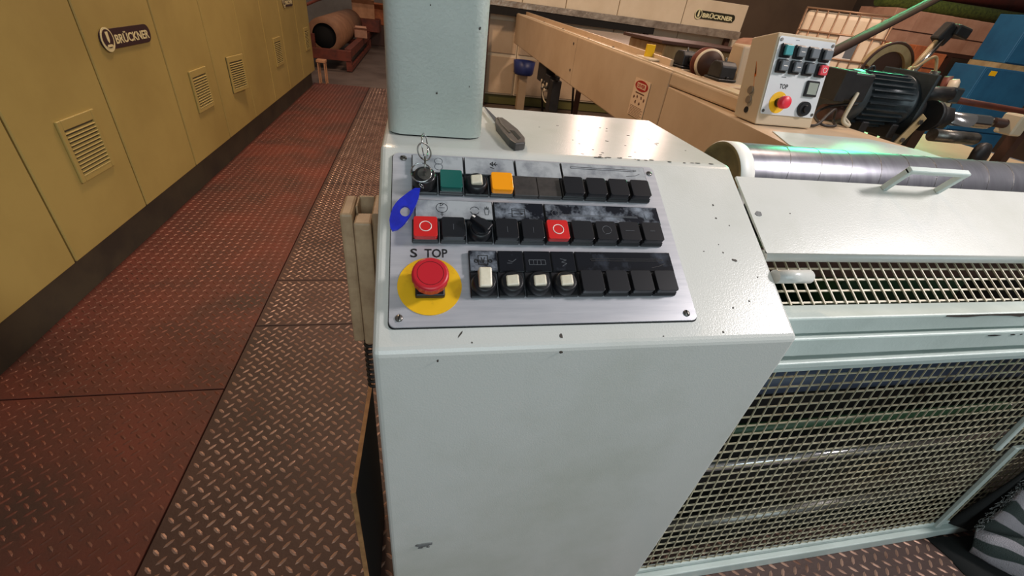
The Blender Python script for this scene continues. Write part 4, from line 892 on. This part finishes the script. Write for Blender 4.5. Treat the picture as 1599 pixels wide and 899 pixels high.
def nameplate(t, y, z, L, h):
    # plate in the YZ plane facing +X: local x -> +Y, local y -> +Z
    npl = sub('nameplate', t, (0.0005, y, z), (PI / 2, 0, PI / 2)); npl['label'] = 'dark oval nameplate with cream lettering'
    MB().prism(rrect(-L / 2, L / 2, -h / 2, h / 2, h * 0.48, 8), 'z', 0.0, 0.006).build('plate', name_dark, npl)
    text('print_text', 'BRÜCKNER', h * 0.8, name_light, npl, (L * 0.105, 0.0, 0.0062), fit=(L * 0.70, h * 0.58), bold=0.0012, depth=0.0008)
    MB().prism(ell(-L * 0.385, 0.0, h * 0.60, h * 0.62, 28), 'z', 0.006, 0.008).build('emblem_disc', name_light, npl)
    MB().prism(ell(-L * 0.385, h * 0.05, h * 0.48, h * 0.47, 28), 'z', 0.008, 0.0095).build('emblem_field', name_dark, npl)
    c = -L * 0.385
    MB().prism([(c - h * 0.13, h * 0.40), (c + h * 0.13, h * 0.40), (c + h * 0.10, -h * 0.05), (c, -h * 0.18), (c - h * 0.10, -h * 0.05)], 'z', 0.0095, 0.0105).build('emblem_mark', name_light, npl)
    MB().prism([(c - h * 0.3, -h * 0.36), (c + h * 0.3, -h * 0.36), (c + h * 0.2, -h * 0.24), (c - h * 0.2, -h * 0.24)], 'z', 0.0095, 0.0105).build('emblem_mark', name_light, npl)
for i in range(9):
    a, b = ys[i], ys[i + 1]
    t = thing('olive_cabinet', pos[i], 'cabinet', (XC, 0, 0), group='olive cabinets along the aisle')
    MB().box(-0.7, 0.0, a + 0.0045, b - 0.0045, 0.176, 2.1, 0.004, 1).build('cabinet_body', olive, t)
    MB().box(-0.68, -0.012, a, b, 0.19, 2.09).build('seam_gap', gap_m, t)
    MB().box(-0.66, -0.05, a, b, 0.0, 0.178).build('plinth', plinth_m, t)
    if i == 1: louvre(t, 1.880, 0.222, 0.418, 0.230)
    if i == 3: louvre(t, 3.005, 0.235, 0.425, 0.226)
    if i == 4: louvre(t, 3.605, 0.235, 0.425, 0.230, True)
    if i == 6: louvre(t, 4.785, 0.255, 0.435, 0.232)
    if i == 8: louvre(t, 6.085, 0.23, 0.43, 0.232)
    if i == 2: nameplate(t, 2.515, 0.868, 0.405, 0.074)
    if i == 7: nameplate(t, 5.53, 0.928, 0.40, 0.074)

# ================================================================== FAR END OF THE AISLE
rk = thing('steel_roll_rack', 'rust red steel rack carrying a large brown roll at the aisle end', 'rack', (0, 0, 0))
MB().box(-1.74, -1.0, 7.70, 7.80, 0.14, 0.28, 0.004, 1).build('front_beam', rust, rk)
MB().box(-1.10, -1.00, 7.80, 11.6, 0.18, 0.30, 0.004, 1).build('side_beam', rust, rk)
MB().box(-1.74, -1.66, 7.80, 11.6, 0.18, 0.30, 0.004, 1).build('side_beam', rust, rk)
for y in (8.3, 10.4): MB().box(-1.66, -1.10, y, y + 0.1, 0.10, 0.184).build('cross_support', rust, rk)
for (x, y) in ((-1.08, 7.72), (-1.72, 7.72), (-1.08, 11.0), (-1.72, 11.0)): MB().box(x, x + 0.08, y, y + 0.1, 0.0, 0.16).build('rack_leg', rust, rk)
MB().box(-1.03, -0.99, 7.74, 10.8, 0.02, 0.08).build('bottom_rail', rust, rk)
MB().prism([(-1.66, 0.28), (-1.50, 0.28), (-1.50, 0.46), (-1.58, 0.46)], 'y', 7.72, 7.78).build('cradle', rust, rk)
br = thing('brown_paper_roll', 'large brown paper roll lying on the rust red rack', 'roll', (-1.385, 7.9, 0.43))
MB().lathe((0, 0, 0), (0, 1, 0), [(0.17, 0.0), (0.245, 0.0), (0.245, 3.0), (0.17, 3.0)], 40).build('roll_body', kraft, br)
MB().lathe((0, 0.01, 0), (0, 1, 0), [(0.0, 0.06), (0.168, 0.06), (0.168, 2.9), (0, 2.9)], 24).build('roll_core', gap_m, br)
for k, (x, y, z, s_, m, lab) in enumerate(((-1.13, 11.2, 0.53, 0.44, carton, 'open carton on top of the rust red rack'), (-1.04, 9.6, 0.302, 0.22, pinkish, 'small pale carton beside the brown roll'), (-0.98, 11.9, 0.40, 0.5, orange_b, 'orange brown carton farthest down the aisle'))):
    t = thing('carton', lab, 'carton', (x, y, z), (0, 0, 0.12))
    MB().box(-s_ / 2, s_ / 2, -s_ / 2, s_ / 2, 0, s_ * 0.6, 0.01, 1).build('carton_body', m, t)
    for sg_ in (-1, 1): MB().box(-s_ / 2, s_ / 2, -0.003, 0.003, 0, s_ * 0.35, M=Matrix.Translation((0, sg_ * s_ / 2, s_ * 0.6)) @ Matrix.Rotation(sg_ * -1.0, 4, 'X')).build('flap', m, t)
tag(MB().box(-1.36, -0.80, 10.95, 11.5, 0.302, 0.528, 0.006, 1).build('rack_crate', rust), 'rust red crate under the open carton on the rack', 'crate')
tag(MB().box(-1.3, -0.65, 11.6, 12.3, -0.010, 0.398, 0.01, 1).build('rack_crate', brown_m), 'brown crate farthest down the aisle', 'crate')
tag(MB().tube([(-1.72, 8.0, 0.75), (-1.68, 9.2, 0.82), (-1.62, 10.4, 0.88)], 0.022, 10).build('red_tube', rust), 'thin rust red tube lying behind the brown roll', 'tube')
stl = thing('small_stool', 'small pale wooden stool against the last olive cabinet', 'stool', (-1.20, 6.62, 0))
MB().box(-0.09, 0.02, -0.06, 0.08, 0.25, 0.28, 0.003, 1).build('seat', carton, stl)
for (x, y) in ((0.0, -0.05), (-0.08, -0.05), (0.0, 0.06), (-0.08, 0.06)): MB().box(x, x + 0.014, y, y + 0.014, -0.01, 0.25).build('leg', carton, stl)

# ================================================================== STRIPED FABRIC BUNDLE, LOWER RIGHT
fbn = thing('striped_fabric_bundle', 'folded grey and black striped plush fabric at the lower right', 'fabric', (0, 0, 0))
A = Vector((1.572, 0.372, 0.095)); B = Vector((1.605, 0.408, 0.40)); B2 = Vector((2.25, 0.395, 0.62)); A2 = Vector((2.05, 0.02, 0.30)); G = Vector((1.585, 0.345, 0.012)); G2 = Vector((2.0, -0.25, 0.012))
def patch(c00, c10, c11, c01, n, m, bulge, seed):
    rnd = random.Random(seed); mb = MB(); g = []
    nrm = (c10 - c00).cross(c01 - c00).normalized()
    for i in range(n + 1):
        row = []
        for j in range(m + 1):
            s_, t = i / n, j / m
            p = c00 * (1 - s_) * (1 - t) + c10 * s_ * (1 - t) + c11 * s_ * t + c01 * (1 - s_) * t
            k = math.sin(PI * t) * bulge + 0.006 * math.sin(9 * s_ + 5 * t + seed) * (1 if 0 < j < m else 0)
            row.append(mb.bm.verts.new(p + nrm * k))
        g.append(row)
    for i in range(n):
        for j in range(m): mb.bm.faces.new((g[i][j], g[i + 1][j], g[i + 1][j + 1], g[i][j + 1]))
    return mb
def cloth(name, mb, m):
    o = mb.build(name, m, fbn, True); md = o.modifiers.new('thick', 'SOLIDIFY'); md.thickness = 0.012; md.offset = 0; return o
cloth('upper_fold', patch(A, A2, B2, B, 16, 10, 0.02, 1), stripe_m)
cloth('lower_fold', patch(G, G2, A2, A, 16, 8, 0.03, 2), stripe_m)
mb = MB(); rnd = random.Random(4)
for i in range(420):
    t = rnd.random(); p = A.lerp(B, t); d = Vector((-0.012 - 0.012 * rnd.random(), -0.008 * rnd.random(), rnd.uniform(-0.004, 0.014)))
    q = p + Vector((rnd.uniform(-0.004, 0.006), rnd.uniform(-0.012, 0.004), 0)); mb.cyl(q, q + d, 0.0009, 0.0004, 4, False)
tag(mb.build('fringe', fringe_m, fbn), kind='stuff')
mb = MB()
for i in range(260):
    t = rnd.random(); p = G.lerp(G2, t * 0.6); d = Vector((-0.014 * rnd.random() - 0.004, -0.010 * rnd.random(), rnd.uniform(0.0, 0.012))); mb.cyl(p + Vector((0, 0, 0.014 * rnd.random())), p + Vector((0, 0, 0.01)) + d, 0.0009, 0.0004, 4, False)
tag(mb.build('lower_fringe', fringe_m, fbn), kind='stuff')
bc = thing('black_cloth', 'crumpled black cloth and shadow under and behind the striped fabric', 'cloth', (0, 0, 0))
mb = MB(); gx = []
for i in range(19):
    row = []
    for j in range(13):
        x = 1.49 + 0.9 * i / 18; y = 0.395 - 0.65 * j / 12 - 0.10 * (i / 18); e = min(1, i / 3.0) * min(1, (12 - j) / 2.0 + 0.15)
        row.append(mb.bm.verts.new((x + 0.055 * j / 12 + 0.012 * math.sin(j * 1.3), y, 0.003 + 0.030 * e * (0.6 + 0.4 * math.sin(i * 1.9 + j * 1.1)))))
    gx.append(row)
for i in range(18):
    for j in range(12): mb.bm.faces.new((gx[i][j], gx[i + 1][j], gx[i + 1][j + 1], gx[i][j + 1]))
o = mb.build('cloth_shadow_sheet', black_cloth, bc, True); md = o.modifiers.new('thick', 'SOLIDIFY'); md.thickness = 0.004  # black sheet also stands in for the shadow edge under the striped fabric
mb = patch(Vector((1.555, 0.412, 0.05)), Vector((1.60, 0.385, 0.05)), Vector((1.66, 0.405, 0.62)), Vector((1.56, 0.414, 0.60)), 8, 14, 0.01, 5)
o = mb.build('hanging_edge', black_cloth, bc, True); md = o.modifiers.new('thick', 'SOLIDIFY'); md.thickness = 0.005
